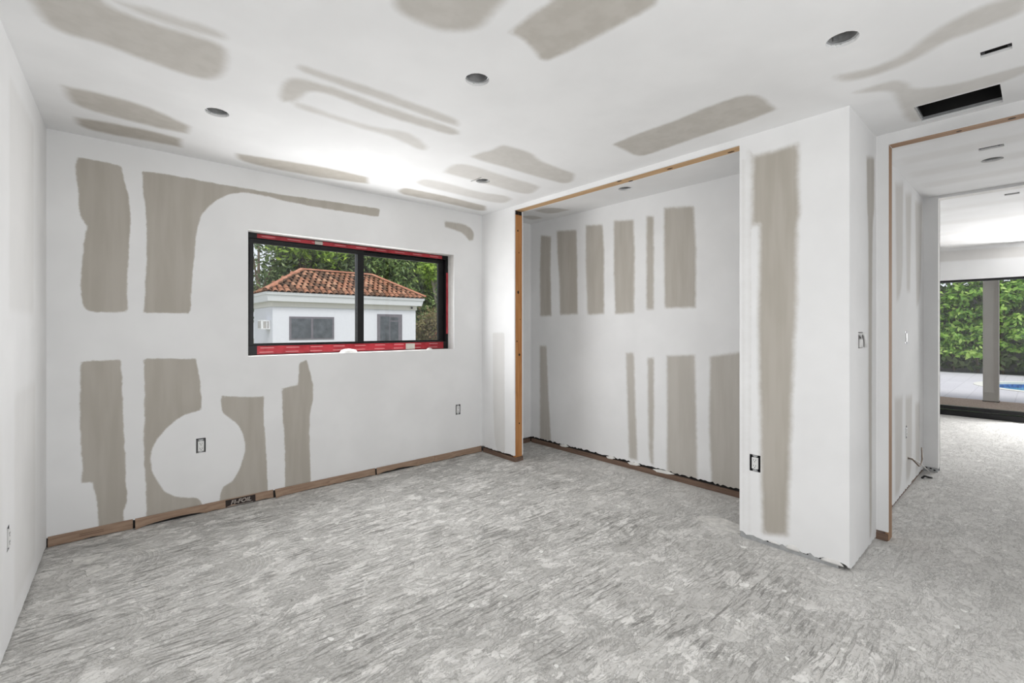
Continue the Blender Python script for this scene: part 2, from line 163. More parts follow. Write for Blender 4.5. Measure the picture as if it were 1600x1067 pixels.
def concrete():
    t = NT('concrete'); o = t.obj()
    sx = t.n('SeparateXYZ', {0: o})
    warp = t.noise(o, 2.5, 3)
    v = t.n('VectorMath', {0: o, 1: t.n('CombineXYZ', {1: t.math('MULTIPLY', warp, .07)}).outputs[0]}, operation='ADD').outputs[0]
    st = t.noise(t.scaled(v, (4.2, 46, 1)), 1.0, 5, .6, .15)          # trowel ridges running along the window wall
    st2 = t.noise(t.scaled(v, (11, 95, 1)), 1.0, 4, .6, .2)
    big = t.noise(o, 1.1, 4, .6, .4); mid = t.noise(t.scaled(o, (.75, 1.3, 1)), 9, 6, .72, .5); fine = t.noise(o, 55, 4, .75)
    # ridges fade out on the smoother slab by the doorway and in the hall
    smooth = t.ramp(t.math('SUBTRACT', t.math('ADD', sx.outputs[0], t.math('MULTIPLY', big, 1.2)), t.math('MULTIPLY', sx.outputs[1], .55)), 1.9, 3.2)
    amp = t.math('MULTIPLY', t.math('SUBTRACT', 1.0, t.math('MULTIPLY', smooth, .8)), t.ramp(t.noise(o, 2.6, 4, .6, .6), .38, .60, .12, 1.0))
    groove = t.math('MULTIPLY', t.ramp(st, .43, .40), amp)
    groove2 = t.math('MULTIPLY', t.ramp(st2, .43, .405), amp)
    # notched-trowel arcs in the thinset near the window wall
    arcs = None
    for cx, cy, r in ARCS:
        d = t.math('SQRT', t.math('ADD', t.math('POWER', t.math('SUBTRACT', sx.outputs[0], cx), 2), t.math('POWER', t.math('SUBTRACT', sx.outputs[1], cy), 2)))
        band = t.math('MULTIPLY', t.ramp(d, r, r - .08), t.ramp(d, r * .3, r * .3 + .06))
        side = t.ramp(t.math('SUBTRACT', sx.outputs[0], cx), -.02, .08)
        wv = t.ramp(t.math('SINE', t.math('MULTIPLY', t.math('ADD', d, t.math('MULTIPLY', mid, .02)), 290)), -.2, .8)
        q = t.math('MULTIPLY', t.math('MULTIPLY', wv, side), band)
        arcs = q if arcs is None else t.math('MAXIMUM', arcs, q)
    fl_a = t.noise(t.scaled(o, (3.3, 5.4, 1)), 1.0, 8, .74, .5)      # flakes of old thinset left on the slab: stepped levels
    fl_b = t.noise(t.scaled(o, (8.5, 14, 1)), 1.0, 7, .76, .5)
    step1 = t.ramp(fl_a, .49, .515); step2 = t.ramp(fl_b, .50, .52); step3 = t.ramp(fl_a, .60, .615)
    base = t.mix(t.ramp(mid, .36, .64), (.72, .705, .675, 1), (.86, .845, .815, 1))
    base = t.mix(t.math('MULTIPLY', t.math('SUBTRACT', 1.0, step1), t.ramp(big, .40, .60, .62, .18)), base, (.46, .45, .43, 1))
    base = t.mix(t.math('MULTIPLY', t.math('SUBTRACT', 1.0, step2), .36), base, (.42, .41, .392, 1))
    base = t.mix(t.math('MULTIPLY', step3, .6), base, (.90, .885, .86, 1))
    base = t.mix(t.math('MULTIPLY', smooth, .62), base, (.68, .667, .643, 1))
    pale = t.math('MULTIPLY', t.ramp(t.noise(o, 7.5, 5, .6, 1.0), .62, .66), .6)
    base = t.mix(pale, base, (.90, .885, .855, 1))
    c = t.mix(t.math('MULTIPLY', groove, .58), base, (.22, .212, .20, 1))
    c = t.mix(t.math('MULTIPLY', groove2, .5), c, (.25, .242, .23, 1))
    c = t.mix(t.math('MULTIPLY', arcs, .2), c, (.82, .80, .77, 1))
    pits = t.ramp(t.noise(o, 13, 5, .7, 1.2), .33, .27)
    c = t.mix(t.math('MULTIPLY', pits, .55), c, (.24, .232, .22, 1))
    c = t.mix(.45, c, t.n('CombineColor', {0: fine, 1: fine, 2: fine}).outputs[0], 'OVERLAY')
    lev = t.math('ADD', t.math('MULTIPLY', step1, .35), t.math('ADD', t.math('MULTIPLY', step2, .3), t.math('MULTIPLY', step3, .3)))
    h = t.math('SUBTRACT', t.math('ADD', t.math('ADD', lev, t.math('MULTIPLY', mid, .4)), t.math('ADD', t.math('MULTIPLY', fine, .2), t.math('MULTIPLY', arcs, .2))),
               t.math('ADD', t.math('MULTIPLY', groove, .55), t.math('ADD', t.math('MULTIPLY', pits, .4), t.math('MULTIPLY', groove2, .35))))
    return t.finish(c, .9, 0, h, .7, .014, .2)
def wood(name, c1, c2, axis):
    t = NT(name); o = t.obj(); sc = [38, 38, 38]; sc[axis] = 1.6
    n = t.noise(t.scaled(o, tuple(sc)), 1.6, 6, .6, .4); n2 = t.noise(o, 6, 3)
    c = t.mix(t.ramp(n, .32, .68), c1, c2); c = t.mix(t.math('MULTIPLY', t.ramp(n2, .55, .75), .35), c, tuple(x * .55 for x in c1[:3]) + (1,))
    return t.finish(c, .75, 0, n, .2, .003, .3)
def cardboard():
    t = NT('cardboard'); o = t.obj(); n = t.noise(t.scaled(o, (2.5, 2.5, 30)), 2, 5); n2 = t.noise(o, 4, 3)
    c = t.mix(t.ramp(n, .35, .65), srgb(150, 125, 107), srgb(170, 146, 126)); c = t.mix(t.math('MULTIPLY', t.ramp(n2, .5, .7), .5), c, srgb(122, 98, 84))
    return t.finish(c, .85, 0, n, .1, .003, .2)
def red_tape():
    t = NT('red_tape'); o = t.obj(); s = t.n('SeparateXYZ', {0: o}); n = t.noise(o, 9, 4)
    c = t.mix(t.ramp(n, .35, .65), srgb(152, 22, 36), srgb(182, 46, 58))
    def line(z0, ph):
        zz = t.ramp(t.math('ABSOLUTE', t.math('SUBTRACT', s.outputs[2], z0)), .0035, .002)
        dash = t.ramp(t.math('SINE', t.math('ADD', t.math('MULTIPLY', t.math('ADD', s.outputs[0], s.outputs[2]), 34), ph)), -.2, .1)
        return t.math('MULTIPLY', zz, dash)
    k = t.math('MAXIMUM', t.math('MAXIMUM', line(.055, 0), line(.022, 1.3)), line(.908, 2.1))
    c = t.mix(t.math('MULTIPLY', k, .55), c, srgb(240, 190, 190))
    return t.finish(c, .35, 0, n, .1, .003, .5)
def glass():
    t = NT('clear_glass')
    tr = t.n('BsdfTransparent', {0: (.96, .975, .97, 1)}); gl = t.n('BsdfGlossy', {0: (1, 1, 1, 1), 'Roughness': .02})
    mx = t.n('MixShader', {0: .03, 1: tr.outputs[0], 2: gl.outputs[0]}); t.t.links.new(mx.outputs[0], t.out.inputs[0]); return t.m
def leaf(name, cols, transl=.35):
    t = NT(name); r = t.n('NewGeometry').outputs['Random Per Island']
    cr = t.n('ValToRGB', {0: r}); e = cr.color_ramp.elements
    while len(e) < len(cols): e.new(.5)
    for i, c in enumerate(cols): e[i].position = i / (len(cols) - 1); e[i].color = c
    b = t.n('BsdfPrincipled', {'Base Color': cr.outputs[0], 'Roughness': .5}); tl = t.n('BsdfTranslucent', {0: cr.outputs[0]})
    mx = t.n('MixShader', {0: transl, 1: b.outputs[0], 2: tl.outputs[0]}); t.t.links.new(mx.outputs[0], t.out.inputs[0]); return t.m
def tile_mat(name, cols):
    t = NT(name); r = t.n('ObjectInfo').outputs['Random']; o = t.obj(); n = t.noise(t.n('VectorMath', {0: o, 1: t.n('CombineXYZ', {0: t.math('MULTIPLY', r, 40)}).outputs[0]}, operation='ADD').outputs[0], 11, 4)
    cr = t.n('ValToRGB', {0: t.math('ADD', t.math('MULTIPLY', r, .75), t.math('MULTIPLY', n, .3))}); e = cr.color_ramp.elements
    while len(e) < len(cols): e.new(.5)
    for i, c in enumerate(cols): e[i].position = i / (len(cols) - 1); e[i].color = c
    return t.finish(cr.outputs[0], .9, 0, n, .3, .01, .2)
def water():
    t = NT('pool_water'); o = t.obj(); n = t.noise(t.scaled(o, (1.2, 3, 1)), 3, 4, .5, .8)
    c = t.mix(t.ramp(n, .4, .65), srgb(84, 150, 178), srgb(130, 195, 215)); return t.finish(c, .12, 0, n, .4, .03, .5)
def paver():
    t = NT('deck_paving'); o = t.obj(); b = t.n('TexBrick', {'Vector': o, 'Color1': srgb(204, 201, 208), 'Color2': srgb(196, 193, 201), 'Mortar': srgb(186, 183, 191), 'Scale': 1.0, 'Mortar Size': .008, 'Brick Width': .6, 'Row Height': .3})
    return t.finish(b.outputs[0], .8, 0, None)
def brickdust():
    t = NT('porch_gravel'); o = t.obj(); n = t.noise(o, 40, 6, .7); c = t.mix(t.ramp(n, .35, .65), srgb(150, 128, 116), srgb(188, 168, 154)); return t.finish(c, .95, 0, n, .4, .01, .2)

ARCS = [(-.06, 3.30, .34), (.42, 2.85, .30), (-.05, 2.6, .26)]
M = dict(
    drywall=drywall(), concrete=concrete(), stud=wood('stud_pine', srgb(176, 118, 70), srgb(200, 146, 94), 2), header=wood('header_pine', srgb(196, 158, 116), srgb(216, 182, 142), 1),
    plate=wood('sole_plate_wood', srgb(108, 88, 76), srgb(130, 107, 92), 1), plate_x=wood('sole_plate_wood_x', srgb(108, 88, 76), srgb(130, 107, 92), 0), raw=wood('raw_jamb_wood', srgb(150, 118, 90), srgb(176, 142, 112), 2), rawh=wood('raw_header_wood', srgb(150, 118, 90), srgb(182, 148, 118), 1),
    card=cardboard(), red=red_tape(), glass=glass(), black=plain('black_aluminium', (.012, .012, .013), .35, .3, .2), dark=plain('cavity_shade', (.02, .019, .018), .9), knot=plain('knot_wood', (.05, .028, .016), .8),  # the dark cavity colour is painted shade for gaps and recesses
    steel=plain('galvanised_steel', (.50, .51, .52), .45, .6, .15, 30), can=plain('lamp_housing_steel', (.46, .46, .46), .5, .2, .25, 25), boxm=plain('box_plastic', (.05, .05, .055), .7), white=plain('white_plastic', (.80, .80, .79), .4, 0, .03), slot=plain('slot_black', (.01, .01, .01), .6),
    plaster=plain('plaster', (.80, .79, .77), .9, 0, .06, 20, .2), chip=plain('plaster_chip', (.86, .85, .82), .9, 0, .12, 30, .2), smear=plain('pale_mortar', (.70, .685, .655), .95, 0, .22, 22, .4), ink=plain('dark_ink', (.030, .020, .018), .7), print=plain('pale_print', (.45, .40, .36), .7), faint=plain('faint_print', (.20, .12, .08), .8),
    beige=plain('beige_tape', (.55, .52, .47), .7), wire=plain('white_cable', (.72, .71, .69), .5), brownwire=plain('brown_cable', (.20, .15, .11), .6), stucco=plain('white_stucco', (.74, .745, .80), .9, 0, .03, 8), cream=plain('cream_trim', (.72, .70, .66), .8, 0, .03), fascia=plain('white_fascia', (.78, .79, .82), .6, 0, .03),
    greyframe=plain('grey_frame', (.19, .175, .20), .5), darkglass=plain('tinted_pane', (.10, .11, .125), .3, 0, .35, 3, 0, .5), acwhite=plain('ac_white', (.80, .80, .82), .5), acgrille=plain('ac_grille', (.45, .43, .42), .7), ground=plain('yard_ground', (.30, .30, .24), .95, 0, .25, 1.5),
    porch=brickdust(), deck=paver(), water=water(), pooltile=plain('pool_tile', (.08, .17, .42), .3, 0, .5, 16), column=plain('column_paint', (.60, .575, .545), .8, 0, .04, 6), bark=plain('bark', (.16, .125, .095), .95, 0, .35, 9, .5), palebark=plain('pale_bark', (.42, .37, .31), .95, 0, .3, 9, .5),
    rooftile=tile_mat('clay_tile', [srgb(70, 58, 48), srgb(104, 78, 62), srgb(140, 98, 76), srgb(168, 118, 94), srgb(176, 144, 118)]), ridgetile=tile_mat('ridge_tile', [srgb(158, 104, 84), srgb(178, 124, 102), srgb(190, 142, 120)]), roofbase=plain('roof_underlay', (.10, .055, .04), .95),
    leaf_dark=leaf('leaf_dark', [srgb(56, 74, 46), srgb(86, 108, 64), srgb(122, 142, 90), srgb(156, 172, 122)]), leaf_mid=leaf('leaf_mid', [srgb(70, 96, 58), srgb(106, 134, 78), srgb(146, 172, 100), srgb(186, 206, 130)]),
    leaf_lime=leaf('leaf_lime', [srgb(110, 140, 50), srgb(150, 185, 70), srgb(190, 215, 90)]), leaf_hedge=leaf('leaf_hedge', [srgb(70, 112, 44), srgb(120, 168, 66), srgb(170, 212, 92), srgb(214, 238, 136)], .4), leaf_dry=leaf('leaf_dry', [srgb(98, 84, 60), srgb(134, 118, 84), srgb(150, 140, 96), srgb(110, 120, 70)]), leaf_red=leaf('flower_red', [srgb(170, 92, 76), srgb(200, 122, 102)]),
    roofdark=plain('slab', (.25, .25, .25), .9))

# ------------------------------------------------------------------ mesh helpers
class MB:
    def __init__(s): s.v = []; s.f = []
    def add(s, vs, fs):
        n = len(s.v); s.v += [tuple(p) for p in vs]; s.f += [tuple(i + n for i in f) for f in fs]; return s
    def box(s, lo, hi):
        x0, y0, z0 = lo; x1, y1, z1 = hi
        return s.add([(x0, y0, z0), (x1, y0, z0), (x1, y1, z0), (x0, y1, z0), (x0, y0, z1), (x1, y0, z1), (x1, y1, z1), (x0, y1, z1)],
                     [(0, 3, 2, 1), (4, 5, 6, 7), (0, 1, 5, 4), (1, 2, 6, 5), (2, 3, 7, 6), (3, 0, 4, 7)])
    def obox(s, c, ax, half):                      # oriented box: centre, three axis vectors, half sizes
        c = Vector(c); a = [Vector(v) * h for v, h in zip(ax, half)]
        P = [c + a[0] * i + a[1] * j + a[2] * k for k in (-1, 1) for i, j in ((-1, -1), (1, -1), (1, 1), (-1, 1))]
        return s.add(P, [(0, 3, 2, 1), (4, 5, 6, 7), (0, 1, 5, 4), (1, 2, 6, 5), (2, 3, 7, 6), (3, 0, 4, 7)])
    def prism(s, poly, z0, z1, M4=None):
        n = len(poly); vs = [Vector((x, y, z0)) for x, y in poly] + [Vector((x, y, z1)) for x, y in poly]
        if M4 is not None: vs = [M4 @ p for p in vs]
        return s.add(vs, [tuple(range(n))[::-1], tuple(range(n, 2 * n))] + [(i, (i + 1) % n, (i + 1) % n + n, i + n) for i in range(n)])
    def tube(s, pts, r, seg=8, r2=None):
        pts = [Vector(p) for p in pts]; n = len(pts); vs = []; r2 = r if r2 is None else r2
        for i, p in enumerate(pts):
            d = (pts[min(i + 1, n - 1)] - pts[max(i - 1, 0)]).normalized()
            a = d.cross(Vector((0.13, .31, .94))).normalized(); b = d.cross(a); rr = r + (r2 - r) * i / max(1, n - 1)
            vs += [p + (a * math.cos(t) + b * math.sin(t)) * rr for t in [2 * math.pi * k / seg for k in range(seg)]]
        fs = [(i * seg + k, i * seg + (k + 1) % seg, (i + 1) * seg + (k + 1) % seg, (i + 1) * seg + k) for i in range(n - 1) for k in range(seg)]
        return s.add(vs, fs + [tuple(range(seg))[::-1], tuple(range((n - 1) * seg, n * seg))])
    def lathe(s, prof, c=(0, 0, 0), seg=24):
        vs = []; c = Vector(c)
        for r, z in prof: vs += [c + Vector((r * math.cos(2 * math.pi * k / seg), r * math.sin(2 * math.pi * k / seg), z)) for k in range(seg)]
        return s.add(vs, [(i * seg + k, i * seg + (k + 1) % seg, (i + 1) * seg + (k + 1) % seg, (i + 1) * seg + k) for i in range(len(prof) - 1) for k in range(seg)])
    def mesh(s, name, mat, org=(0, 0, 0), smooth=False):
        me = bpy.data.meshes.new(name); ox, oy, oz = org
        me.from_pydata([(x - ox, y - oy, z - oz) for x, y, z in s.v], [], s.f); me.update()
        if mat: me.materials.append(M[mat])
        if smooth:
            for p in me.polygons: p.use_smooth = True
        return me
    def build(s, name, mat, parent=None, org=(0, 0, 0), smooth=False, bevel=0.0):
        o = bpy.data.objects.new(name, s.mesh(name, mat, org, smooth)); col.objects.link(o)
        if parent is not None: o.parent = parent
        else: o.location = org
        if bevel:
            b = o.modifiers.new('bevel', 'BEVEL'); b.width = bevel; b.segments = 2; b.limit_method = 'ANGLE'
        return o
def tag(o, label=None, cat=None, group=None, kind=None):
    if label: o['label'] = label
    if cat: o['category'] = cat
    if group: o['group'] = group
    if kind: o['kind'] = kind
    return o
def thing(name, label, cat, loc, group=None):
    o = bpy.data.objects.new(name, None); col.objects.link(o); o.location = loc; o.empty_display_size = .1
    return tag(o, label, cat, group)
def struct(o, label, cat): return tag(o, label, cat, kind='structure')

def poly_sdf(P, poly):
    A = np.array(poly); B = np.roll(A, -1, 0); d = np.full(len(P), 1e9); ins = np.zeros(len(P), bool)
    for a, b in zip(A, B):
        e = b - a; w_ = P - a; t_ = np.clip((w_ @ e) / max(e @ e, 1e-9), 0, 1)
        d = np.minimum(d, np.hypot(*(w_ - t_[:, None] * e).T))
        c = ((a[1] > P[:, 1]) != (b[1] > P[:, 1]))
        with np.errstate(divide='ignore', invalid='ignore'):
            ins ^= c & (P[:, 0] < (b[0] - a[0]) * (P[:, 1] - a[1]) / (b[1] - a[1]) + a[0])
    return np.where(ins, d, -d)
def panel(name, o, U, V, N, ur, vr, mat='drywall', holes=(), circles=(), patches=(), step=.02, thick=.0127, label='', cat='wall', parent=None, ragged=0.0, inner=True):
    """one sheet of wall board: a grid with real cut-outs, its edges as deep as the board; N points away from the room"""
    o, U, V, N = (np.array(x, float) for x in (o, U, V, N))
    sq = [(u - r - .012, u + r + .012, v - r - .012, v + r + .012) for u, v, r in circles]
    rects = list(holes) + sq
    def lines(a, b, extra):
        k = max(1, int(round((b - a) / step))); L = list(np.linspace(a, b, k + 1))
        for e in extra:
            L = [x for x in L if abs(x - e) > step * .3 or x in (a, b)] ; L.append(e)
        return np.array(sorted(set(np.round(L, 5))))
    us = lines(*ur, [e for r in rects for e in r[:2] if ur[0] < e < ur[1]]); vs_ = lines(*vr, [e for r in rects for e in r[2:] if vr[0] < e < vr[1]])
    nu, nv = len(us), len(vs_); UU, VV = np.meshgrid(us, vs_, indexing='ij'); uv = np.stack([UU.ravel(), VV.ravel()], 1)
    cu = (us[:-1] + us[1:]) / 2; cv = (vs_[:-1] + vs_[1:]) / 2; keep = np.ones((nu - 1, nv - 1), bool)
    for r in rects: keep &= ~(((cu > r[0]) & (cu < r[1]))[:, None] & ((cv > r[2]) & (cv < r[3]))[None, :])
    ii, jj = np.nonzero(keep); a = ii * nv + jj
    faces = np.stack([a, a + nv, a + nv + 1, a + 1], 1).tolist()
    uvl = [tuple(p) for p in uv]
    for (u, v, r), q in zip(circles, sq):
        on = [k for k, p in enumerate(uvl[:nu * nv]) if q[0] - 1e-4 <= p[0] <= q[1] + 1e-4 and q[2] - 1e-4 <= p[1] <= q[3] + 1e-4 and (min(abs(p[0] - q[0]), abs(p[0] - q[1])) < 1e-4 or min(abs(p[1] - q[2]), abs(p[1] - q[3])) < 1e-4)]
        on.sort(key=lambda k: math.atan2(uvl[k][1] - v, uvl[k][0] - u)); prev = on; n0 = len(uvl)
        rows = [on]
        # densify: circle gets the same angles; good enough because the square carries several grid points a side
        ang = [math.atan2(uvl[k][1] - v, uvl[k][0] - u) for k in on]
        dense = []
        for k in range(len(on)):
            a0 = ang[k]; a1 = ang[(k + 1) % len(on)] + (2 * math.pi if k == len(on) - 1 else 0)
            st = len(uvl)
            for s_ in range(3):
                t_ = a0 + (a1 - a0) * s_ / 3; rr = r * (1 + random.uniform(-.02, .02)); uvl.append((u + rr * math.cos(t_), v + rr * math.sin(t_)))
            dense.append(st)
        for k in range(len(on)):
            k2 = (k + 1) % len(on); s0 = dense[k]
            faces += [[on[k], on[k2], dense[k2], s0 + 2, s0 + 1, s0]]
    uva = np.array(uvl)
    if ragged:
        low = np.abs(uva[:, 1] - vr[0]) < 1e-4
        uva[low, 1] += rng.uniform(-ragged, ragged, low.sum())
    P = o + uva[:, :1] * U + uva[:, 1:] * V
    nvt = len(P)
    # rim round every edge
    cnt = {}
    for f in faces:
        for k in range(len(f)):
            e = (f[k], f[(k + 1) % len(f)]); key = (min(e), max(e)); cnt[key] = None if key in cnt else e
    rim = [e for e in cnt.values() if e]; vid = {}; extra = []
    for e in rim:
        for k in e:
            if k not in vid: vid[k] = nvt + len(extra); extra.append(P[k] + N * thick)
    faces += [[e[1], e[0], vid[e[0]], vid[e[1]]] for e in rim]
    if extra: P = np.vstack([P, np.array(extra)]); uva = np.vstack([uva, np.array([uva[k] for k in vid])])
    me = bpy.data.meshes.new(name); me.from_pydata(P.tolist(), [], faces); me.update(); me.materials.append(M[mat])
    pa = np.full(len(P), -12.0); st = np.zeros(len(P)); rg = np.zeros(len(P))
    for soft, wgt, poly in patches:
        s_ = np.clip(poly_sdf(uva, poly) / soft, -12, 12); b = s_ > pa; st[b] = wgt; rg[b] = min(3.8, .023 / soft); pa = np.maximum(pa, s_)
    me.attributes.new('patch', 'FLOAT', 'POINT').data.foreach_set('value', pa.astype(np.float32))
    me.attributes.new('strength', 'FLOAT', 'POINT').data.foreach_set('value', st.astype(np.float32))
    me.attributes.new('rag', 'FLOAT', 'POINT').data.foreach_set('value', rg.astype(np.float32))
    ob = bpy.data.objects.new(name, me); col.objects.link(ob)
    if parent is not None: ob.parent = parent
    else: struct(ob, label, cat)
    return ob

# ------------------------------------------------------------------ the room shell
f_ = MB().box((-1.0, -4.6, -.15), (XF + .02, 4.3, 0.0)); fl = f_.build('floor', 'concrete'); struct(fl, 'rough bare grey concrete slab with trowel ridges', 'floor')
gp = MB().box((-30, -30, -.6), (60, 70, -.16)); struct(gp.build('ground', 'ground'), 'plain ground of the yard around the house', 'ground')

CANS = [(.443, 2.927), (1.302, 1.738), (2.235, 2.908), (3.254, 2.286), (2.230, .527)]; CR = .056
VENT = (3.20, 3.47, .128, .442); SLIT = (2.772, 2.834, .078, .170)
panel('ceiling', (0, 0, H), (1, 0, 0), (0, 1, 0), (0, 0, 1), (-.62, XC + .05), (REAR - .1, YB + .05), holes=[VENT, SLIT], circles=[(x, y, CR) for x, y in CANS], patches=PATCH['ceil'], step=.022, label='white drywall ceiling with unsanded bands of joint compound', cat='ceiling')
HCAN = (4.60, .222)
HSL = (4.255, 4.315, .168, .268); LSL = (5.865, 5.935, .12, .21)
panel('ceiling_hall', (0, 0, H), (1, 0, 0), (0, 1, 0), (0, 0, 1), (XC + .05, XH + .0), (-1.6, YJ + .05), holes=[HSL], circles=[(HCAN[0], HCAN[1], CR)], step=.06, label='white compounded ceiling over the hall', cat='ceiling', patches=[(.05, .16, [(XC + .1 + .42 * k, -1.6), (XC + .28 + .42 * k, -1.6), (XC + .28 + .42 * k, .64), (XC + .1 + .42 * k, .64)]) for k in range(4)])
panel('ceiling_living', (0, 0, H), (1, 0, 0), (0, 1, 0), (0, 0, 1), (XH, XF + .05), (-4.55, 4.2), holes=[LSL], step=.1, label='white ceiling of the sunlit far room', cat='ceiling', patches=[(.08, .12, [(6.1 + .8 * k, -4), (6.3 + .8 * k, -4), (6.3 + .8 * k, 4), (6.1 + .8 * k, 4)]) for k in range(4)])
struct(MB().box((-1.0, -4.7, 2.72), (XF + .3, 4.3, 2.85)).build('roof', 'roofdark'), 'unseen flat slab added over the rooms against light leaks', 'roof')  # unseen slab added above the ceilings to stop light leaking in

OUT_B1 = (.482, .463); OUT_B2 = (2.618, .468); OUT_P = (1.127, .468); OUT_N = (3.148, 1.211); OUT_H1 = (4.714, 1.204); OUT_H2 = (4.714, .461)
hole = lambda c, w_=.056, h_=.100: (c[0] - w_ / 2, c[0] + w_ / 2, c[1] - h_ / 2, c[1] + h_ / 2)
WIN = (.770, 2.571, 1.070, 1.998)
wb = panel('wall_back', (0, YB, 0), (1, 0, 0), (0, 0, 1), (0, 1, 0), (XL, XP + .02), (.052, H), holes=[WIN, hole(OUT_B1), hole(OUT_B2)], patches=PATCH['back'], label='window wall of drywall with large bare grey-brown patches', step=.02, ragged=.004)
MB().box((-.6, YB + .016, 0), (WIN[0] - .014, YB + .24, H + .2)).box((WIN[1] + .014, YB + .016, 0), (XC + .3, YB + .24, H + .2)).box((WIN[0] - .014, YB + .016, 0), (WIN[1] + .014, YB + .24, WIN[2] - .014)).box((WIN[0] - .014, YB + .016, WIN[3] + .014), (WIN[1] + .014, YB + .24, H + .2)).build('masonry', 'roofdark', wb)
rv = MB().box((WIN[0] - .014, YB + .0129, WIN[2] - .014), (WIN[0], YB + .20, WIN[3] + .014)).box((WIN[1], YB + .0129, WIN[2] - .014), (WIN[1] + .014, YB + .20, WIN[3] + .014)).box((WIN[0], YB + .0129, WIN[3]), (WIN[1], YB + .20, WIN[3] + .014)).box((WIN[0], YB + .0129, WIN[2] - .014), (WIN[1], YB + .20, WIN[2]))
rv.build('reveal', 'plaster', wb)
MB().box((XL + .002, YB - .001, 0), (XP, YB + .0155, .050)).build('foot_gap_shade', 'dark', wb)  # near-black backing paints the shadow line below the cardboard strips

lu = np.array((AL, 1, 0)) / math.hypot(AL, 1)
OUT_L = (2.725, .435)
s_ = math.hypot(AL, 1)
panel('wall_left', (left_x(0), 0, 0), lu, (0, 0, 1), (-1, 0, 0), (REAR * s_, YB * s_), (.012, H), holes=[hole((OUT_L[0] * s_, OUT_L[1]), .056, .1)], step=.04, label='bright white drywall running beside the camera', ragged=.004,
      patches=[(.03, .10, [(2.05, 1.35), (2.55, 1.35), (2.55, 2.3), (2.05, 2.3)]), (.03, .14, [(2.75, 1.35), (3.35, 1.35), (3.35, 2.3), (2.75, 2.3)]), (.03, .10, [(2.3, .1), (2.6, .1), (2.6, .95), (2.3, .95)]), (.03, .14, [(2.85, .1), (3.4, .1), (3.4, 1.0), (2.85, 1.0)])])
struct(MB().box((-.95, REAR, 0), (-.60, YB + .02, 2.7)).build('wall_left_masonry', 'roofdark'), 'outer masonry behind the white wall beside the camera', 'wall')
panel('wall_rear', (0, REAR, 0), (1, 0, 0), (0, 0, 1), (0, -1, 0), (-.62, XD + .2), (0, H), step=.2, thick=.15, holes=[(-.23, 1.47, .4, 2.2)], label='plain white wall behind the camera with added glazing')
W2 = thing('added_window', 'made-up black framed window added behind the camera for the fill light', 'window', (.62, REAR - .1, .4)); W2['kind'] = 'structure'  # made-up window, added to give the rear fill lamp a source
for n_, lo, hi in (('frame_head', (-.23, REAR - .14, 2.16), (1.47, REAR - .06, 2.2)), ('frame_sill', (-.23, REAR - .14, .4), (1.47, REAR - .06, .44)), ('frame_jamb', (-.23, REAR - .14, .44), (-.19, REAR - .06, 2.16)), ('frame_jamb', (1.43, REAR - .14, .44), (1.47, REAR - .06, 2.16)), ('mullion', (.60, REAR - .14, .44), (.64, REAR - .06, 2.16))): MB().box(lo, hi).build(n_, 'black', W2, W2.location)
MB().box((-.19, REAR - .104, .44), (1.43, REAR - .098, 2.16)).build('pane', 'glass', W2, W2.location)

# closet front: return beside the window wall, strip above the opening, broad pier
wr = panel('wall_right', (XP, 0, 0), (0, 1, 0), (0, 0, 1), (1, 0, 0), (YS, YB), (.055, H), patches=PATCH['right'][:1], label='drywall closet front with a broad pier and an open bay', ragged=.006)
panel('header_strip', (XP, 0, 0), (0, 1, 0), (0, 0, 1), (1, 0, 0), (YE, YS), (HD, H), parent=wr)
panel('pier_face', (XP, 0, 0), (0, 1, 0), (0, 0, 1), (1, 0, 0), (YP, YE), (.030, H), holes=[hole(OUT_P, .062)], patches=PATCH['right'][1:], parent=wr, ragged=.008)
XR = XP + .0127 + T
panel('closet_side_face', (XR, 0, 0), (0, 1, 0), (0, 0, 1), (1, 0, 0), (YS, YC), (.05, H), parent=wr, step=.1)
panel('header_rear_strip', (XR, 0, 0), (0, 1, 0), (0, 0, 1), (1, 0, 0), (YE, YS), (HD, H), parent=wr, step=.1)
panel('pier_rear_face', (XR, 0, 0), (0, 1, 0), (0, 0, 1), (1, 0, 0), (YP + .02, YE), (.03, H), parent=wr, step=.1)
panel('pier_jamb', (0, YE, 0), (1, 0, 0), (0, 0, 1), (0, -1, 0), (XP + .0127, XR), (.03, H), parent=wr, step=.1)
panel('wall_nook', (0, YP, 0), (1, 0, 0), (0, 0, 1), (0, 1, 0), (XP + .0127, XD), (.012, H), holes=[hole(OUT_N, .105, .090)], patches=PATCH['nook'], label='narrow shaded side of the pier beside the doorway', ragged=.006)
panel('wall_closet', (XC, 0, 0), (0, 1, 0), (0, 0, 1), (1, 0, 0), (YP + .1, YC), (.062, H), patches=PATCH['closet'], label='closet back wall with tall bare drywall stripes', ragged=.009)
panel('wall_closet_end', (0, YC, 0), (1, 0, 0), (0, 0, 1), (0, 1, 0), (XR + .0127, XC), (.06, H), step=.1, label='narrow end wall of the closet beside the window wall', ragged=.006)
struct(MB().box((XC + .014, YP + .13, 0), (XC + .12, YC + .1, H + .2)).build('wall_closet_backing', 'dark'), 'dark block painted as the shaded cavity behind the closet back wall', 'wall')  # solid dark block, shade of the wall gap put into its colour

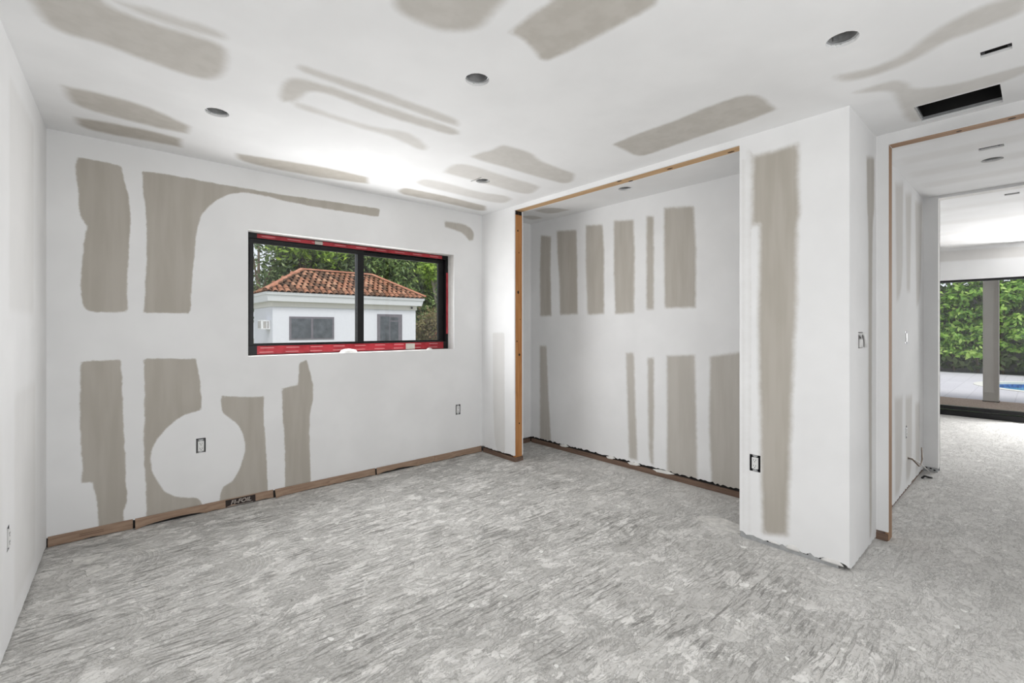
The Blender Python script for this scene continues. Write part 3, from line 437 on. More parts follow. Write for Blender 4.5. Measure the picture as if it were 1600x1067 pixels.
# doorway wall, hall, far room
wd = panel('wall_door', (XD, 0, 0), (0, 1, 0), (0, 0, 1), (1, 0, 0), (JY, YP), (.055, H), step=.03, label='sliver of wall around the opening to the hall')
panel('header_strip', (XD, 0, 0), (0, 1, 0), (0, 0, 1), (1, 0, 0), (-.42, JY), (2.375, H), parent=wd, step=.06)
panel('near_face', (XD, 0, 0), (0, 1, 0), (0, 0, 1), (1, 0, 0), (REAR, -.42), (.02, H), parent=wd, step=.2)
panel('wall_hall', (0, YJ, 0), (1, 0, 0), (0, 0, 1), (0, 1, 0), (XD + .1, XH), (.018, H), holes=[hole(OUT_H1), hole(OUT_H2), (4.77, 4.80, .225, .255)], patches=PATCH['hall'], step=.03, label='hall wall with faint bare stripes beyond the doorway', ragged=.008)
we = panel('wall_hall_end', (XH, 0, 0), (0, 1, 0), (0, 0, 1), (1, 0, 0), (YK, YJ), (.035, H), step=.05, label='shaded stub of wall at the end of the hall')
panel('header_strip', (XH, 0, 0), (0, 1, 0), (0, 0, 1), (1, 0, 0), (-1.6, YK), (2.42, H), parent=we, step=.1)
MB().box((XH + .0127, -1.6, 2.421), (XH + .11, YK, 2.438)).build('header_underside', 'plaster', we)
MB().box((XH + .0127, YK, .035), (XH + .115, YK + .012, H)).build('jamb', 'plaster', we)
panel('living_side_face', (XH + .115, 0, 0), (0, 1, 0), (0, 0, 1), (-1, 0, 0), (YK, 4.2), (0, H), parent=we, step=.2)
wh = panel('wall_hall_right', (0, -.75, 0), (1, 0, 0), (0, 0, 1), (0, -1, 0), (XD + .1, XH), (0, H), step=.2, label='plain hall wall out of view to the right')
SL = (-2.6, 1.75, .0, 1.975)                  # the sliding door opening in the far wall (y0, y1, z0, z1)
panel('wall_living', (XF, 0, 0), (0, 1, 0), (0, 0, 1), (1, 0, 0), (-4.55, 4.2), (0, H), holes=[(SL[0], SL[1], -.1, SL[3])], patches=PATCH['living'], step=.05, thick=.12, label='far wall above the wide glass patio door')
panel('wall_living_left', (0, 4.2, 0), (1, 0, 0), (0, 0, 1), (0, 1, 0), (XH + .1, XF), (0, H), step=.4, label='side wall of the far room out of view')
panel('wall_living_right', (0, -4.55, 0), (1, 0, 0), (0, 0, 1), (0, -1, 0), (XH - .1, XF), (0, H), step=.4, label='other side wall of the far room out of view')
struct(MB().box((XD + .1, -4.6, 0), (XH, -.77, H)).build('wall_block', 'roofdark'), 'solid core behind the hall', 'wall')

# ------------------------------------------------------------------ framing lumber and steel track
def board(name, lo, hi, mat, label, cat, knots=(), bev=.002):
    org = ((lo[0] + hi[0]) / 2, (lo[1] + hi[1]) / 2, lo[2]); o = MB().box(lo, hi).build(name, mat, None, org, bevel=bev); tag(o, label, cat)
    for (c, n, a, ra, b, rb) in knots:
        c, n, a, b = map(Vector, (c, n, a, b)); k = MB(); ring = [c + n * .0012 + a * ra * math.cos(t) + b * rb * math.sin(t) for t in [i * math.pi / 5 for i in range(10)]]
        k.add([c + n * .0018] + ring + [p - n * .004 for p in ring], [(0, 1 + i, 1 + (i + 1) % 10) for i in range(10)] + [(1 + i, 11 + i, 11 + (i + 1) % 10, 1 + (i + 1) % 10) for i in range(10)])
        k.build('knot', 'knot', o, org)
    return o
x0, x1 = XP + .0127, XR
KN = lambda x, z, a=.008, b=.010: ((x, YS - .001, z), (0, -1, 0), (1, 0, 0), a, (0, 0, 1), b)
board('wall_stud', (x0, YS - .001, .040), (x1, YS + .037, 2.362), 'stud', 'orange-brown upright stud at the left edge of the closet opening', 'stud', [KN(x0 + .03, 2.21), KN(x0 + .045, 2.0, .005, .006), KN(x0 + .035, 1.62, .012, .016), KN(x0 + .06, 1.36, .005, .005), KN(x0 + .05, 1.02, .012, .012), KN(x0 + .02, 1.15, .006, .008), KN(x0 + .05, .36, .007, .008)])
board('sole_plate', (XP - .004, YS - .012, 0), (x1 + .004, YB - .02, .040), 'plate', 'dusty brown sole plate under the short wall beside the closet', 'sole plate')
KH = lambda y, x: ((x, y, HD - .0005), (0, 0, -1), (0, 1, 0), .022, (1, 0, 0), .009)
board('header_plate', (x0, YE + .003, HD - .0005), (x1, YS + .036, HD + .036), 'header', 'pale pine header across the top of the closet opening', 'header', [KH(1.30, x0 + .06), KH(1.72, x0 + .05), KH(2.06, x0 + .075), KH(2.12, x0 + .012)])
cl = thing('stud_bracket', 'small steel bracket in a dark-painted recess on top of the closet stud', 'bracket', (x0 + .04, YS, 2.362))
MB().box((x0, YS + .006, 2.362), (x1, YS + .036, HD - .001)).build('plate', 'dark', cl, cl.location); MB().box((x0 + .03, YS + .001, 2.364), (x0 + .052, YS + .006, HD - .004)).build('tab', 'knot', cl, cl.location)  # dark plate paints the shade of the recess above the stud
board('sole_plate', (XC - .012, YP + .15, 0), (XC + .013, YC - .02, .042), 'plate', 'long dusty sole plate showing under the closet back wall', 'sole plate')
board('sole_plate', (XR + .0127, YC - .010, 0), (XC - .013, YC + .013, .042), 'plate_x', 'short sole plate across the narrow end of the closet', 'sole plate')
for k, (y, ln, z) in enumerate([(2.62, .10, .058), (2.35, .13, .055), (2.02, .2, .052), (3.2, .12, .056)]):
    p = MB(); pts = [(0, 0), (ln * .3, .012), (ln * .7, .008), (ln, -.002), (ln * .8, -.016), (ln * .3, -.012)]
    p.add([(XC - .016, y + a, z + b) for a, b in pts] + [(XC - .004, y + a, z + b) for a, b in pts], [tuple(range(6)), tuple(range(11, 5, -1))] + [(i, i + 6, (i + 1) % 6 + 6, (i + 1) % 6) for i in range(6)])
    tag(p.build('drywall_scrap', 'chip', None, (XC - .01, y, z - .016)), ['second', 'third', 'fourth', 'first'][k] + ' torn drywall scrap on the closet plate counting from the far end', 'scrap', 'torn scraps along the closet plate')
trk = thing('steel_track', 'galvanised steel track along the foot of the broad pier', 'steel track', (XP, .93, 0))
MB().box((XP + .003, YP + .05, 0), (XP + .010, YE - .002, .036)).build('flange', 'steel', trk, trk.location); MB().box((XP + .010, YP + .05, 0), (XP + .095, YE - .002, .003)).build('web', 'steel', trk, trk.location)
for y in (.80, .86, .92, 1.05): MB().obox((XP + .0025, y, .026), ((0, 1, 0), (0, 0, 1), (1, 0, 0)), (.012, .005, .001)).build('slot', 'slot', trk, trk.location)
t2 = thing('steel_track', 'short punched steel track under the stub at the end of the hall', 'steel track', (XH, .645, 0))
MB().box((XH - .006, YK + .004, 0), (XH, YJ - .004, .040)).box((XH, YK + .004, 0), (XH + .09, YJ - .004, .004)).build('channel', 'steel', t2, t2.location)
for y, z in ((.675, .030), (.645, .029), (.620, .018)): MB().obox((XH - .0065, y, z), ((0, 1, 0), (0, 0, 1), (1, 0, 0)), (.007, .006, .001)).build('hole', 'slot', t2, t2.location)
board('door_jamb', (XD + .0127, JY - .001, 0), (XD + .095, JY + .018, 2.375), 'raw', 'raw brown edge board of the doorway to the hall', 'door jamb')
board('door_header', (XD + .0127, -.42, 2.3745), (XD + .095, JY - .002, 2.40), 'rawh', 'raw wooden header over the doorway to the hall', 'header', [((XD + .05, .10, 2.3745), (0, 0, -1), (0, 1, 0), .015, (1, 0, 0), .01), ((XD + .06, .30, 2.3745), (0, 0, -1), (0, 1, 0), .012, (1, 0, 0), .008)])
board('sole_plate', (XD - .004, JY + .003, 0), (XD + .05, YP + .01, .040), 'plate', 'dark block of sole plate in the gap beside the doorway', 'sole plate')
board('sole_plate', (XD + .11, YJ + .002, 0), (XH - .01, YJ + .05, .038), 'plate_x', 'thin shadowed sole plate under the hall wall', 'sole plate')
struct(MB().box((-.33, REAR, 0), (-.60, YB, .03)).build('gap_shade_strip', 'dark'), 'dark strip painted as the shaded gap under the white wall beside the camera', 'trim')  # dark strip, shade under the board edge put into its colour

# cardboard strips tucked under the window wall
cj = [XL + .006, .12, .504, .938, 1.342, 1.748, 2.148, 2.345, 2.544, XP - .012]
clab = ['first cardboard strip from the left corner under the window wall', 'second cardboard strip from the left corner, its left end flared', 'cardboard strip with a dark printed logo under the window wall', 'cardboard strip just right of the printed one, flared at its left', 'fifth cardboard strip from the left corner under the window wall', 'sixth cardboard strip from the left corner, bottom edge torn up', 'seventh cardboard strip from the left corner, a short piece', 'eighth cardboard strip from the left corner, a short piece', 'last cardboard strip before the short wall by the closet']
strips = []
for i in range(9):
    a, b = cj[i] + (.010 if i in (1, 3, 5) else 0), cj[i + 1]; b2 = b - (.0015 if i in (0, 2, 4) else 0) + (.012 if i in (1, 3, 5, 6, 7) else 0); n = 8; v = []
    for k in range(n + 1):
        x = a + (b2 - a) * k / n; flare = .026 * math.exp(-k * 1.3) if i in (1, 3) else (.006 * math.exp(-k * 1.2) if i else 0)
        low = (random.uniform(.002, .009) if 0 < k < n else random.uniform(0, .003)) + (.014 * math.sin(math.pi * k / n) if i in (1, 5) else 0)
        yf = YB - .004 - .0035 * (i % 2)
        v += [(x, yf - flare - .006, low), (x, yf, .060 + random.uniform(-.001, .001)), (x, yf + .003, .060), (x, yf - flare - .003, low)]
    fs = []
    for k in range(n):
        p = k * 4; q = p + 4; fs += [(p, q, q + 1, p + 1), (p + 1, q + 1, q + 2, p + 2), (p + 2, q + 2, q + 3, p + 3), (p + 3, q + 3, q, p)]
    fs += [(0, 1, 2, 3), (n * 4 + 3, n * 4 + 2, n * 4 + 1, n * 4)]
    org = ((a + b) / 2, YB - .008, 0); o = MB().add(v, fs).build('cardboard_strip', 'card', None, org); tag(o, clab[i], 'cardboard', 'cardboard strips under the window wall'); strips.append((o, org))
so, org = strips[2]
lab = MB().add([(.627, YB - .0105, .003), (.817, YB - .0105, .003), (.817, YB - .0055, .054), (.627, YB - .0055, .054), (.627, YB - .0085, .003), (.817, YB - .0085, .003), (.817, YB - .0035, .054), (.627, YB - .0035, .054)], [(0, 1, 2, 3), (7, 6, 5, 4), (0, 4, 5, 1), (1, 5, 6, 2), (2, 6, 7, 3), (3, 7, 4, 0)]).build('printed_panel', 'ink', so, org)
def text_mesh(body, size, shear, mat, mtx, parent, org, name):
    c = bpy.data.curves.new('txt', 'FONT'); c.body = body; c.size = size; c.shear = shear; c.extrude = .0004; c.offset = .0012; c.align_x = 'CENTER'; c.align_y = 'CENTER'
    t = bpy.data.objects.new('txt', c); col.objects.link(t); bpy.context.view_layer.update()
    me = bpy.data.meshes.new_from_object(t.evaluated_get(bpy.context.evaluated_depsgraph_get())); bpy.data.objects.remove(t)
    me.transform(mtx); me.transform(Matrix.Translation(-Vector(org))); me.materials.clear(); me.materials.append(M[mat]); me.name = name
    o = bpy.data.objects.new(name, me); col.objects.link(o); o.parent = parent; return o
tilt = math.atan2(.005, .051)
text_mesh('FI-FOIL', .046, .25, 'print', Matrix.Translation((.722, YB - .0092, .031)) @ Matrix.Rotation(math.pi / 2 - tilt, 4, 'X') @ Matrix.Diagonal((.92, .85, 1, 1)), lab, org, 'lettering')
MB().box((.64, YB - .0112, .0065), (.80, YB - .0098, .0095)).build('print_line', 'print', lab, org)
so, org = strips[0]
for z in (.036, .026): MB().box((-.13, YB - .0082, z), (-.02, YB - .0066, z + .003)).build('print_line', 'faint', so, org)

# ------------------------------------------------------------------ window
W = thing('window_1', 'black framed sliding window with red protective tape', 'window', (1.67, 3.95, 1.07)); W['kind'] = 'structure'; wo = W.location
Y0, Y1 = YB + .108, YB + .19
def wpart(name, x0, x1, z0, z1, y0=Y0, y1=Y1, mat='black', parent=W, bev=.0015): return MB().box((x0, y0, z0), (x1, y1, z1)).build(name, mat, parent, wo, bevel=bev)
hd_ = wpart('frame_head', WIN[0], WIN[1], 1.958, WIN[3]); sl_ = wpart('frame_sill', WIN[0], WIN[1], WIN[2], 1.145)
jl_ = wpart('frame_jamb', WIN[0], .800, 1.145, 1.958); jr_ = wpart('frame_jamb', 2.545, WIN[1], 1.145, 1.958)
def sash(x0, x1, l, r, y):
    for n_, a in (('stile', (x0, x0 + l, 1.146, 1.957)), ('stile', (x1 - r, x1, 1.146, 1.957)), ('rail', (x0 + l, x1 - r, 1.922, 1.957)), ('rail', (x0 + l, x1 - r, 1.146, 1.160))): wpart(n_, *a, y0=y, y1=y + .028)
    wpart('pane', x0 + l - .004, x1 - r + .004, 1.156, 1.926, y0=y + .011, y1=y + .017, mat='glass', bev=0)
sash(.801, 1.697, .030, .056, Y0 + .008); sash(1.640, 2.544, .030, .062, Y0 + .040)
wpart('latch', .803, .815, 1.70, 1.90, Y0 + .002, Y0 + .008)
def tape(x0, x1, z0, z1, par): return wpart('red_tape', x0, x1, z0, z1, Y0 - .0012, Y0 - .0001, 'red', par, 0)
for a, b in ((.852, 1.236), (1.238, 1.975), (1.977, 2.46), (2.462, 2.515)): tape(a, b, WIN[2] + .006, 1.140, sl_)
for a, b in ((.852, 1.275), (1.340, 1.92), (1.922, 2.50)): tape(a, b, 1.962, 1.992, hd_)
tape(2.548, 2.569, 1.22, 1.83, jr_)
wpart('beige_tape', 2.10, 2.195, 1.078, 1.132, Y0 - .0028, Y0 - .0013, 'beige', sl_, 0); wpart('beige_tape', 1.277, 1.338, 1.964, 1.990, Y0 - .0028, Y0 - .0001, 'beige', hd_, 0)
def lump(name, c, r, label, cat, mat='plaster', group=None, parent=None, org=None):
    m = MB(); seg, rows = 12, 5; v = []
    for j in range(rows + 1):
        t_ = (j / rows) * math.pi / 2
        for k in range(seg):
            a = 2 * math.pi * k / seg; q = 1 + .18 * math.sin(3 * a + c[0] * 9) + random.uniform(-.08, .08)
            v.append((c[0] + r[0] * math.cos(t_) * math.cos(a) * q, c[1] + r[1] * math.cos(t_) * math.sin(a) * q, c[2] + r[2] * math.sin(t_)))
    fs = [(j * seg + k, j * seg + (k + 1) % seg, (j + 1) * seg + (k + 1) % seg, (j + 1) * seg + k) for j in range(rows) for k in range(seg)] + [tuple(range(seg))[::-1]]
    m.add(v, fs)
    if parent is not None: return m.build(name, mat, parent, org, True)
    return tag(m.build(name, mat, None, c, True), label, cat, group)
lump('plaster_lump', (1.53, YB + .055, WIN[2]), (.07, .045, .032), 'white lump of plaster lying on the window sill', 'plaster')
lump('plaster_crumb', (2.33, YB + .07, WIN[2]), (.03, .02, .016), 'small white plaster crumb at the right of the window sill', 'plaster')
for c, r in (((XP - .001, .925, .022), (.006, .035, .030)), ((XP - .001, .735, .020), (.006, .05, .024)), ((XP - .001, 1.02, .026), (.004, .03, .012))): lump('compound_drip', c, r, '', '', parent=wr, org=(0, 0, 0))

# ------------------------------------------------------------------ electrical boxes
def outlet(name, label, cat, c, U, N, w_=.056, h_=.100, kind='duplex', group=None):
    """c: centre on the wall face, U: along the wall, N: into the wall"""
    t = thing(name, label, cat, c, group); c = Vector(c); U = Vector(U).normalized(); N = Vector(N).normalized(); Z = Vector((0, 0, 1)); d = .05
    b = MB()
    for s in (-1, 1):
        b.obox(c + U * s * (w_ / 2 - .0008) + N * (d / 2 + .002), (U, Z, N), (.0008, h_ / 2, d / 2)); b.obox(c + Z * s * (h_ / 2 - .0008) + N * (d / 2 + .002), (U, Z, N), (w_ / 2, .0008, d / 2))
    b.obox(c + N * (d + .002), (U, Z, N), (w_ / 2, h_ / 2, .001)); b.build('back_box', 'boxm' if kind != 'wires' else 'acgrille', t, c)
    if kind == 'wires': return t, c, U, N
    y = MB().obox(c + N * .004, (U, Z, N), (.007, h_ / 2 - .002, .0012)).build('yoke', 'steel', t, c)
    for s in (-1, 1): MB().obox(c + Z * s * (h_ / 2 - .006) + N * .0035, (U, Z, N), (.014, .004, .001)).build('ear', 'steel', t, c)
    r = MB().obox(c + N * .003, (U, Z, N), (.0175, .034, .007)).build('receptacle' if kind == 'duplex' else 'rocker', 'white', t, c, bevel=.002)
    if kind == 'duplex':
        for s in (-1, 1):
            q = c + Z * s * .017 - N * .0042
            for u, hh in ((-.0062, .0042), (.0062, .0034)): MB().obox(q + U * u + Z * .003, (U, Z, N), (.0011, hh, .0004)).build('slot', 'slot', r, c)
            MB().obox(q - Z * .0075, (U, Z, N), (.0022, .0022, .0004)).build('slot', 'slot', r, c)
    return t, c, U, N
X_, Y_ = (1, 0, 0), (0, 1, 0)
outlet('wall_outlet', 'bare outlet inside the round white patch below the window wall', 'outlet', (OUT_B1[0], YB, OUT_B1[1]), X_, Y_)
outlet('wall_outlet', 'small bare outlet on the window wall near the closet corner', 'outlet', (OUT_B2[0], YB, OUT_B2[1]), X_, Y_)
outlet('wall_outlet', 'bare outlet low on the broad pier beside its grey stripe', 'outlet', (XP, OUT_P[0], OUT_P[1]), Y_, X_, .062)
outlet('wall_outlet', 'outlet seen edge-on in the white wall at the left border', 'outlet', (left_x(OUT_L[0]), OUT_L[0], OUT_L[1]), tuple(lu), (-1, AL, 0))
outlet('wall_switch', 'narrow switch at eye height on the hall wall', 'switch', (OUT_H1[0], YJ, OUT_H1[1]), X_, Y_, kind='rocker')
outlet('wall_outlet', 'outlet low on the hall wall above the loose cables', 'outlet', (OUT_H2[0], YJ, OUT_H2[1]), X_, Y_)
t, c, U, N = outlet('switch_box', 'open switch box with white cable ends on the shaded pier side', 'switch box', (OUT_N[0], YP, OUT_N[1]), X_, Y_, .105, .090, 'wires')
zz = lambda z: Vector((0, 0, z))
for u, du, pr in ((-.030, -.004, .002), (-.006, .004, .002), (.026, .030, .010)):
    MB().tube([c + U * u + N * .03 + zz(.036), c + U * (u + .004) - N * pr + zz(.034), c + U * (u + du * .5 + .004) - N * pr + zz(.0), c + U * (u + du) - N * pr + zz(-.040)], .0085).build('cable_end', 'white', t, c, True)
hc = thing('loose_cable', 'two loose brown cables hanging out of the hall wall near the floor', 'cable', (4.79, YJ - .05, .235))
for pts, m in (([(4.785, YJ + .01, .245), (4.82, YJ - .02, .235), (4.90, YJ - .05, .17), (4.98, YJ - .05, .16), (5.06, YJ - .05, .19), (5.2, YJ - .03, .26)], 'brownwire'), ([(4.788, YJ + .01, .238), (4.86, YJ - .03, .22), (5.0, YJ - .045, .17), (5.18, YJ - .045, .11), (5.32, YJ - .045, .06), (5.42, YJ - .05, .02)], 'wire')):
    MB().tube(pts, .0055, 6).build('cable', m, hc, hc.location, True)
tag(MB().tube([(5.20, YJ - .03, .004), (5.22, YJ - .045, .02), (5.25, YJ - .07, .010), (5.27, YJ - .085, .006)], .008, 6).build('black_cap', 'slot', None, (5.23, YJ - .05, 0), True), 'short black plastic stub at the foot of the hall wall', 'stub')

# ------------------------------------------------------------------ lamp housings, vent and slits in the ceilings
canlab = ['open lamp housing in the ceiling nearest the left wall', 'open lamp housing with torn rim in the middle of the ceiling', 'small lamp housing in the ceiling near the closet corner', 'lamp housing in the closet ceiling behind the pine header', 'wide empty lamp hole in the ceiling above the broad pier']
def can(x, y, label, style):
    t = thing('lamp_housing', label, 'lamp housing', (x, y, H), 'recessed lamp housings'); o = t.location
    MB().lathe([(CR + .001, .010), (CR + .001, .11), (CR - .004, .13), (.0, .131)], (x, y, H)).build('can', 'can', t, o, True)
    MB().lathe([(CR + .002, .016), (CR - .006, .014), (CR - .006, .018), (CR + .002, .020)], (x, y, H)).build('rim', 'steel', t, o, True)
    for k in range(3):
        a = .6 + k * 2.1 + x; MB().obox((x + (CR - .008) * math.cos(a), y + (CR - .008) * math.sin(a), H + .045), ((math.cos(a), math.sin(a), 0), (-math.sin(a), math.cos(a), 0), (0, 0, 1)), (.003, .008, .02)).build('clip', 'steel', t, o)
    if style:
        s = MB().lathe([(.0, .055), (.018, .055), (.020, .062), (.020, .11), (.008, .125)], (x + .01, y + .012, H), 14).build('socket', 'white', t, o, True)
        MB().tube([(x + .01, y + .01, H + .10), (x - .02, y, H + .05), (x - .03, y - .015, H + .03), (x - .005, y - .03, H + .06)], .004, 6).build('wire', 'wire', t, o, True)
    return t
for i, (x, y) in enumerate(CANS): can(x, y, canlab[i], i in (0, 1, 3))
can(HCAN[0], HCAN[1], 'round lamp housing in the hall ceiling beyond the doorway', 1)
vt = thing('air_duct', 'black rectangular air duct opening cut in the ceiling by the doorway', 'duct', ((VENT[0] + VENT[1]) / 2, .285, H))
a, b, c_, d_ = VENT; m = MB()
for lo, hi in (((a - .004, c_ - .004, H + .02), (a, d_ + .004, H + .2)), ((b, c_ - .004, H + .02), (b + .004, d_ + .004, H + .2)), ((a - .004, c_ - .004, H + .02), (b + .004, c_, H + .2)), ((a - .004, d_, H + .02), (b + .004, d_ + .004, H + .2)), ((a - .004, c_ - .004, H + .2), (b + .004, d_ + .004, H + .204))): m.box(lo, hi)
m.build('duct_box', 'slot', vt, vt.location); MB().box((b - .006, c_, H + .013), (b, d_, H + .028)).box((a, d_ - .006, H + .013), (b, d_, H + .028)).build('collar', 'steel', vt, vt.location)
def slit(r, label):
    a, b, c_, d_ = r; t = thing('ceiling_box', label, 'junction box', ((a + b) / 2, (c_ + d_) / 2, H)); m = MB()
    for lo, hi in (((a - .003, c_, H + .012), (a, d_, H + .06)), ((b, c_, H + .012), (b + .003, d_, H + .06)), ((a, c_ - .003, H + .012), (b, c_, H + .06)), ((a, d_, H + .012), (b, d_ + .003, H + .06)), ((a, c_, H + .06), (b, d_, H + .063))): m.box(lo, hi)
    m.build('box', 'slot', t, t.location)
    for y in (c_ + .008, d_ - .008): MB().lathe([(.0, -.001), (.005, -.001), (.005, .012)], ((a + b) / 2, y, H + .004), 10).build('screw_tab', 'boxm', t, t.location)
slit(SLIT, 'narrow dark box opening in the ceiling beside the air duct'); slit(HSL, 'narrow box opening in the hall ceiling above the lamp'); slit(LSL, 'narrow box opening in the bright far ceiling')

# ------------------------------------------------------------------ chips and smears on the slab
ORD = ['first', 'second', 'third', 'fourth', 'fifth', 'sixth', 'seventh', 'eighth', 'ninth', 'tenth', 'eleventh', 'twelfth', 'thirteenth', 'fourteenth', 'fifteenth', 'sixteenth', 'seventeenth', 'eighteenth', 'nineteenth', 'twentieth', 'twenty-first', 'twenty-second', 'twenty-third', 'twenty-fourth', 'twenty-fifth', 'twenty-sixth', 'twenty-seventh', 'twenty-eighth', 'twenty-ninth', 'thirtieth']
FLOORPT = [(0.014, 2.432, 0.018),(0.894, 2.926, 0.031),(0.688, 1.917, 0.032),(1.127, 3.025, 0.025),(0.725, 1.81, 0.025),(1.507, 2.367, 0.023),(1.258, 1.721, 0.026),(1.516, 2.009, 0.021),(1.153, 1.379, 0.02),(1.422, 1.678, 0.024),(1.858, 1.872, 0.029),(1.272, 1.203, 0.019),(1.437, 1.322, 0.016),(2.825, 2.42, 0.025),(2.759, 2.003, 0.028),(3.089, 2.151, 0.03),(2.066, 1.195, 0.038),(2.07, 0.87, 0.022),(2.786, 1.142, 0.03),(2.379, 0.972, 0.045),(2.469, 0.82, 0.025),(1.973, 0.644, 0.022),(2.461, 0.736, 0.021),(2.192, 0.518, 0.018),(2.785, 0.603, 0.016),(2.852, 0.522, 0.019),(2.41, 0.338, 0.023),(2.729, 0.236, 0.027),(2.907, 0.229, 0.026)]       # listed from the left of the photograph to the right
for ci, (x, y, r) in enumerate(FLOORPT):
    r *= .62; n = random.randint(6, 9); el = random.uniform(.5, .9); ro = random.uniform(0, 3.1); poly = []
    for k in range(n):
        a = 2 * math.pi * k / n + random.uniform(-.2, .2); q = r * random.uniform(.65, 1.1); px, py = q * math.cos(a), q * el * math.sin(a)
        poly.append((x + px * math.cos(ro) - py * math.sin(ro), y + px * math.sin(ro) + py * math.cos(ro)))
    tag(MB().prism(poly, 0, random.uniform(.002, .005)).build('plaster_chip', 'chip', None, (x, y, 0)), '%s small white plaster chip on the floor counting from the left' % ORD[ci], 'chip', 'plaster chips scattered on the slab')
SMEARS = [([(2.991, 1.531), (3.1, 1.464), (3.102, 1.379), (3.074, 1.272), (2.959, 1.225), (2.918, 1.358), (2.954, 1.468)], 'long pale mortar smear running up to the foot of the pier'), ([(-0.152, 3.531), (-0.091, 3.507), (-0.019, 3.502), (-0.05, 3.433), (-0.08, 3.386), (-0.147, 3.427)], 'pale mortar smear near the left corner under the cardboard'), ([(-0.098, 3.306), (-0.049, 3.341), (0.003, 3.278), (-0.048, 3.253), (-0.076, 3.221)], 'small pale mortar smear in front of the left corner')]
for poly, lb in SMEARS:
    pts = []
    for i in range(len(poly)):
        a = Vector(poly[i]); b = Vector(poly[(i + 1) % len(poly)])
        for k in range(4): p = a.lerp(b, k / 4); pts.append((p.x + random.uniform(-.008, .008), p.y + random.uniform(-.008, .008)))
    cx = sum(p[0] for p in pts) / len(pts); cy = sum(p[1] for p in pts) / len(pts)
    tag(MB().prism(pts, 0, .003).build('mortar_smear', 'smear', None, (cx, cy, 0)), lb, 'mortar')

# ------------------------------------------------------------------ patio door in the far room
D = thing('door_1', 'wide black framed glass patio door in the far room', 'patio door', (XF, -.4, 0)); D['kind'] = 'structure'; do = D.location
def dpart(name, y0, y1, z0, z1, x0=XF + .0, x1=XF + .11, mat='black', bev=.003): return MB().box((x0, y0, z0), (x1, y1, z1)).build(name, mat, D, do, bevel=bev)
dpart('head_track', SL[0], SL[1], 1.945, 1.975); dpart('sill_track', SL[0], SL[1], 0, .075, XF - .03, XF + .12); dpart('sill_rail', SL[0], SL[1], .085, .135, XF + .02, XF + .09)
dpart('jamb', SL[0], SL[0] + .04, .075, 1.945); dpart('jamb', SL[1] - .04, SL[1], .075, 1.945); dpart('meeting_stile', -1.0, -.94, .135, 1.945, XF + .03, XF + .08)
for a, b in ((SL[0] + .04, -1.0), (-.94, SL[1] - .04)): dpart('pane', a, b, .13, 1.95, XF + .05, XF + .058, 'glass', 0)

# ------------------------------------------------------------------ patio, pool, hedge
DX0, DX1, PCX, PCY, PRX, PRY = 11.72, 18.6, 15.15, -1.0, 1.45, 1.85
struct(MB().box((XF + .13, -5, -.16), (DX0, 6, -.004)).build('porch_slab', 'porch'), 'brown unfinished porch floor outside the patio door', 'porch')
def ell(k, n, sx=1.0, sy=1.0): a = 2 * math.pi * k / n; return PCX + PRX * sx * math.cos(a), PCY + PRY * sy * math.sin(a)
n = 64; m = MB(); outer = []
for k in range(n):
    a = 2 * math.pi * k / n; ca, sa = math.cos(a), math.sin(a); hx = (DX1 - PCX) if ca > 0 else (PCX - DX0); hy = (8 - PCY) if sa > 0 else (PCY + 9)
    t_ = min(hx / abs(ca) if abs(ca) > 1e-6 else 1e9, hy / abs(sa) if abs(sa) > 1e-6 else 1e9); outer.append((PCX + ca * t_, PCY + sa * t_))
inner = [ell(k, n, 1.16, 1.10) for k in range(n)]
m.add([(x, y, -.01) for x, y in outer] + [(x, y, -.01) for x, y in inner], [(k, (k + 1) % n, (k + 1) % n + n, k + n) for k in range(n)]); struct(m.build('patio_deck', 'deck'), 'pale paved deck around the pool', 'deck')
P_ = thing('swimming_pool', 'oval blue pool set in the pale deck', 'pool', (PCX, PCY, -.4)); po = P_.location
m = MB(); a = [ell(k, n, 1.16, 1.10) for k in range(n)]; b = [ell(k, n) for k in range(n)]
m.add([(x, y, .0) for x, y in a] + [(x, y, .0) for x, y in b] + [(x, y, -.05) for x, y in b] + [(x, y, -.05) for x, y in a], [(k, (k + 1) % n, (k + 1) % n + n, k + n) for k in range(n)] + [(k + n, (k + 1) % n + n, (k + 1) % n + 2 * n, k + 2 * n) for k in range(n)] + [((k + 1) % n, k, k + 3 * n, (k + 1) % n + 3 * n) for k in range(n)]); m.build('coping', 'cream', P_, po)
MB().add([(x, y, -.05) for x, y in b] + [(x, y, -.4) for x, y in b], [(k, (k + 1) % n, (k + 1) % n + n, k + n) for k in range(n)]).build('tile_band', 'pooltile', P_, po, True)
MB().add([(x, y, -.13) for x, y in b], [tuple(range(n))]).build('water', 'water', P_, po)
cl_ = thing('porch_column', 'plain beige square column standing outside the patio door', 'column', (11.6, .572, -.004)); co = cl_.location
MB().box((11.50, .475, -.004), (11.70, .668, 2.55)).build('shaft', 'column', cl_, co, bevel=.006); MB().box((11.495, .470, -.004), (11.705, .673, .012)).build('base', 'knot', cl_, co)
struct(MB().box((XF + .12, -5, 2.55), (12.0, 6, 2.72)).build('porch_roof', 'column'), 'porch roof slab carried by the beige column', 'roof')

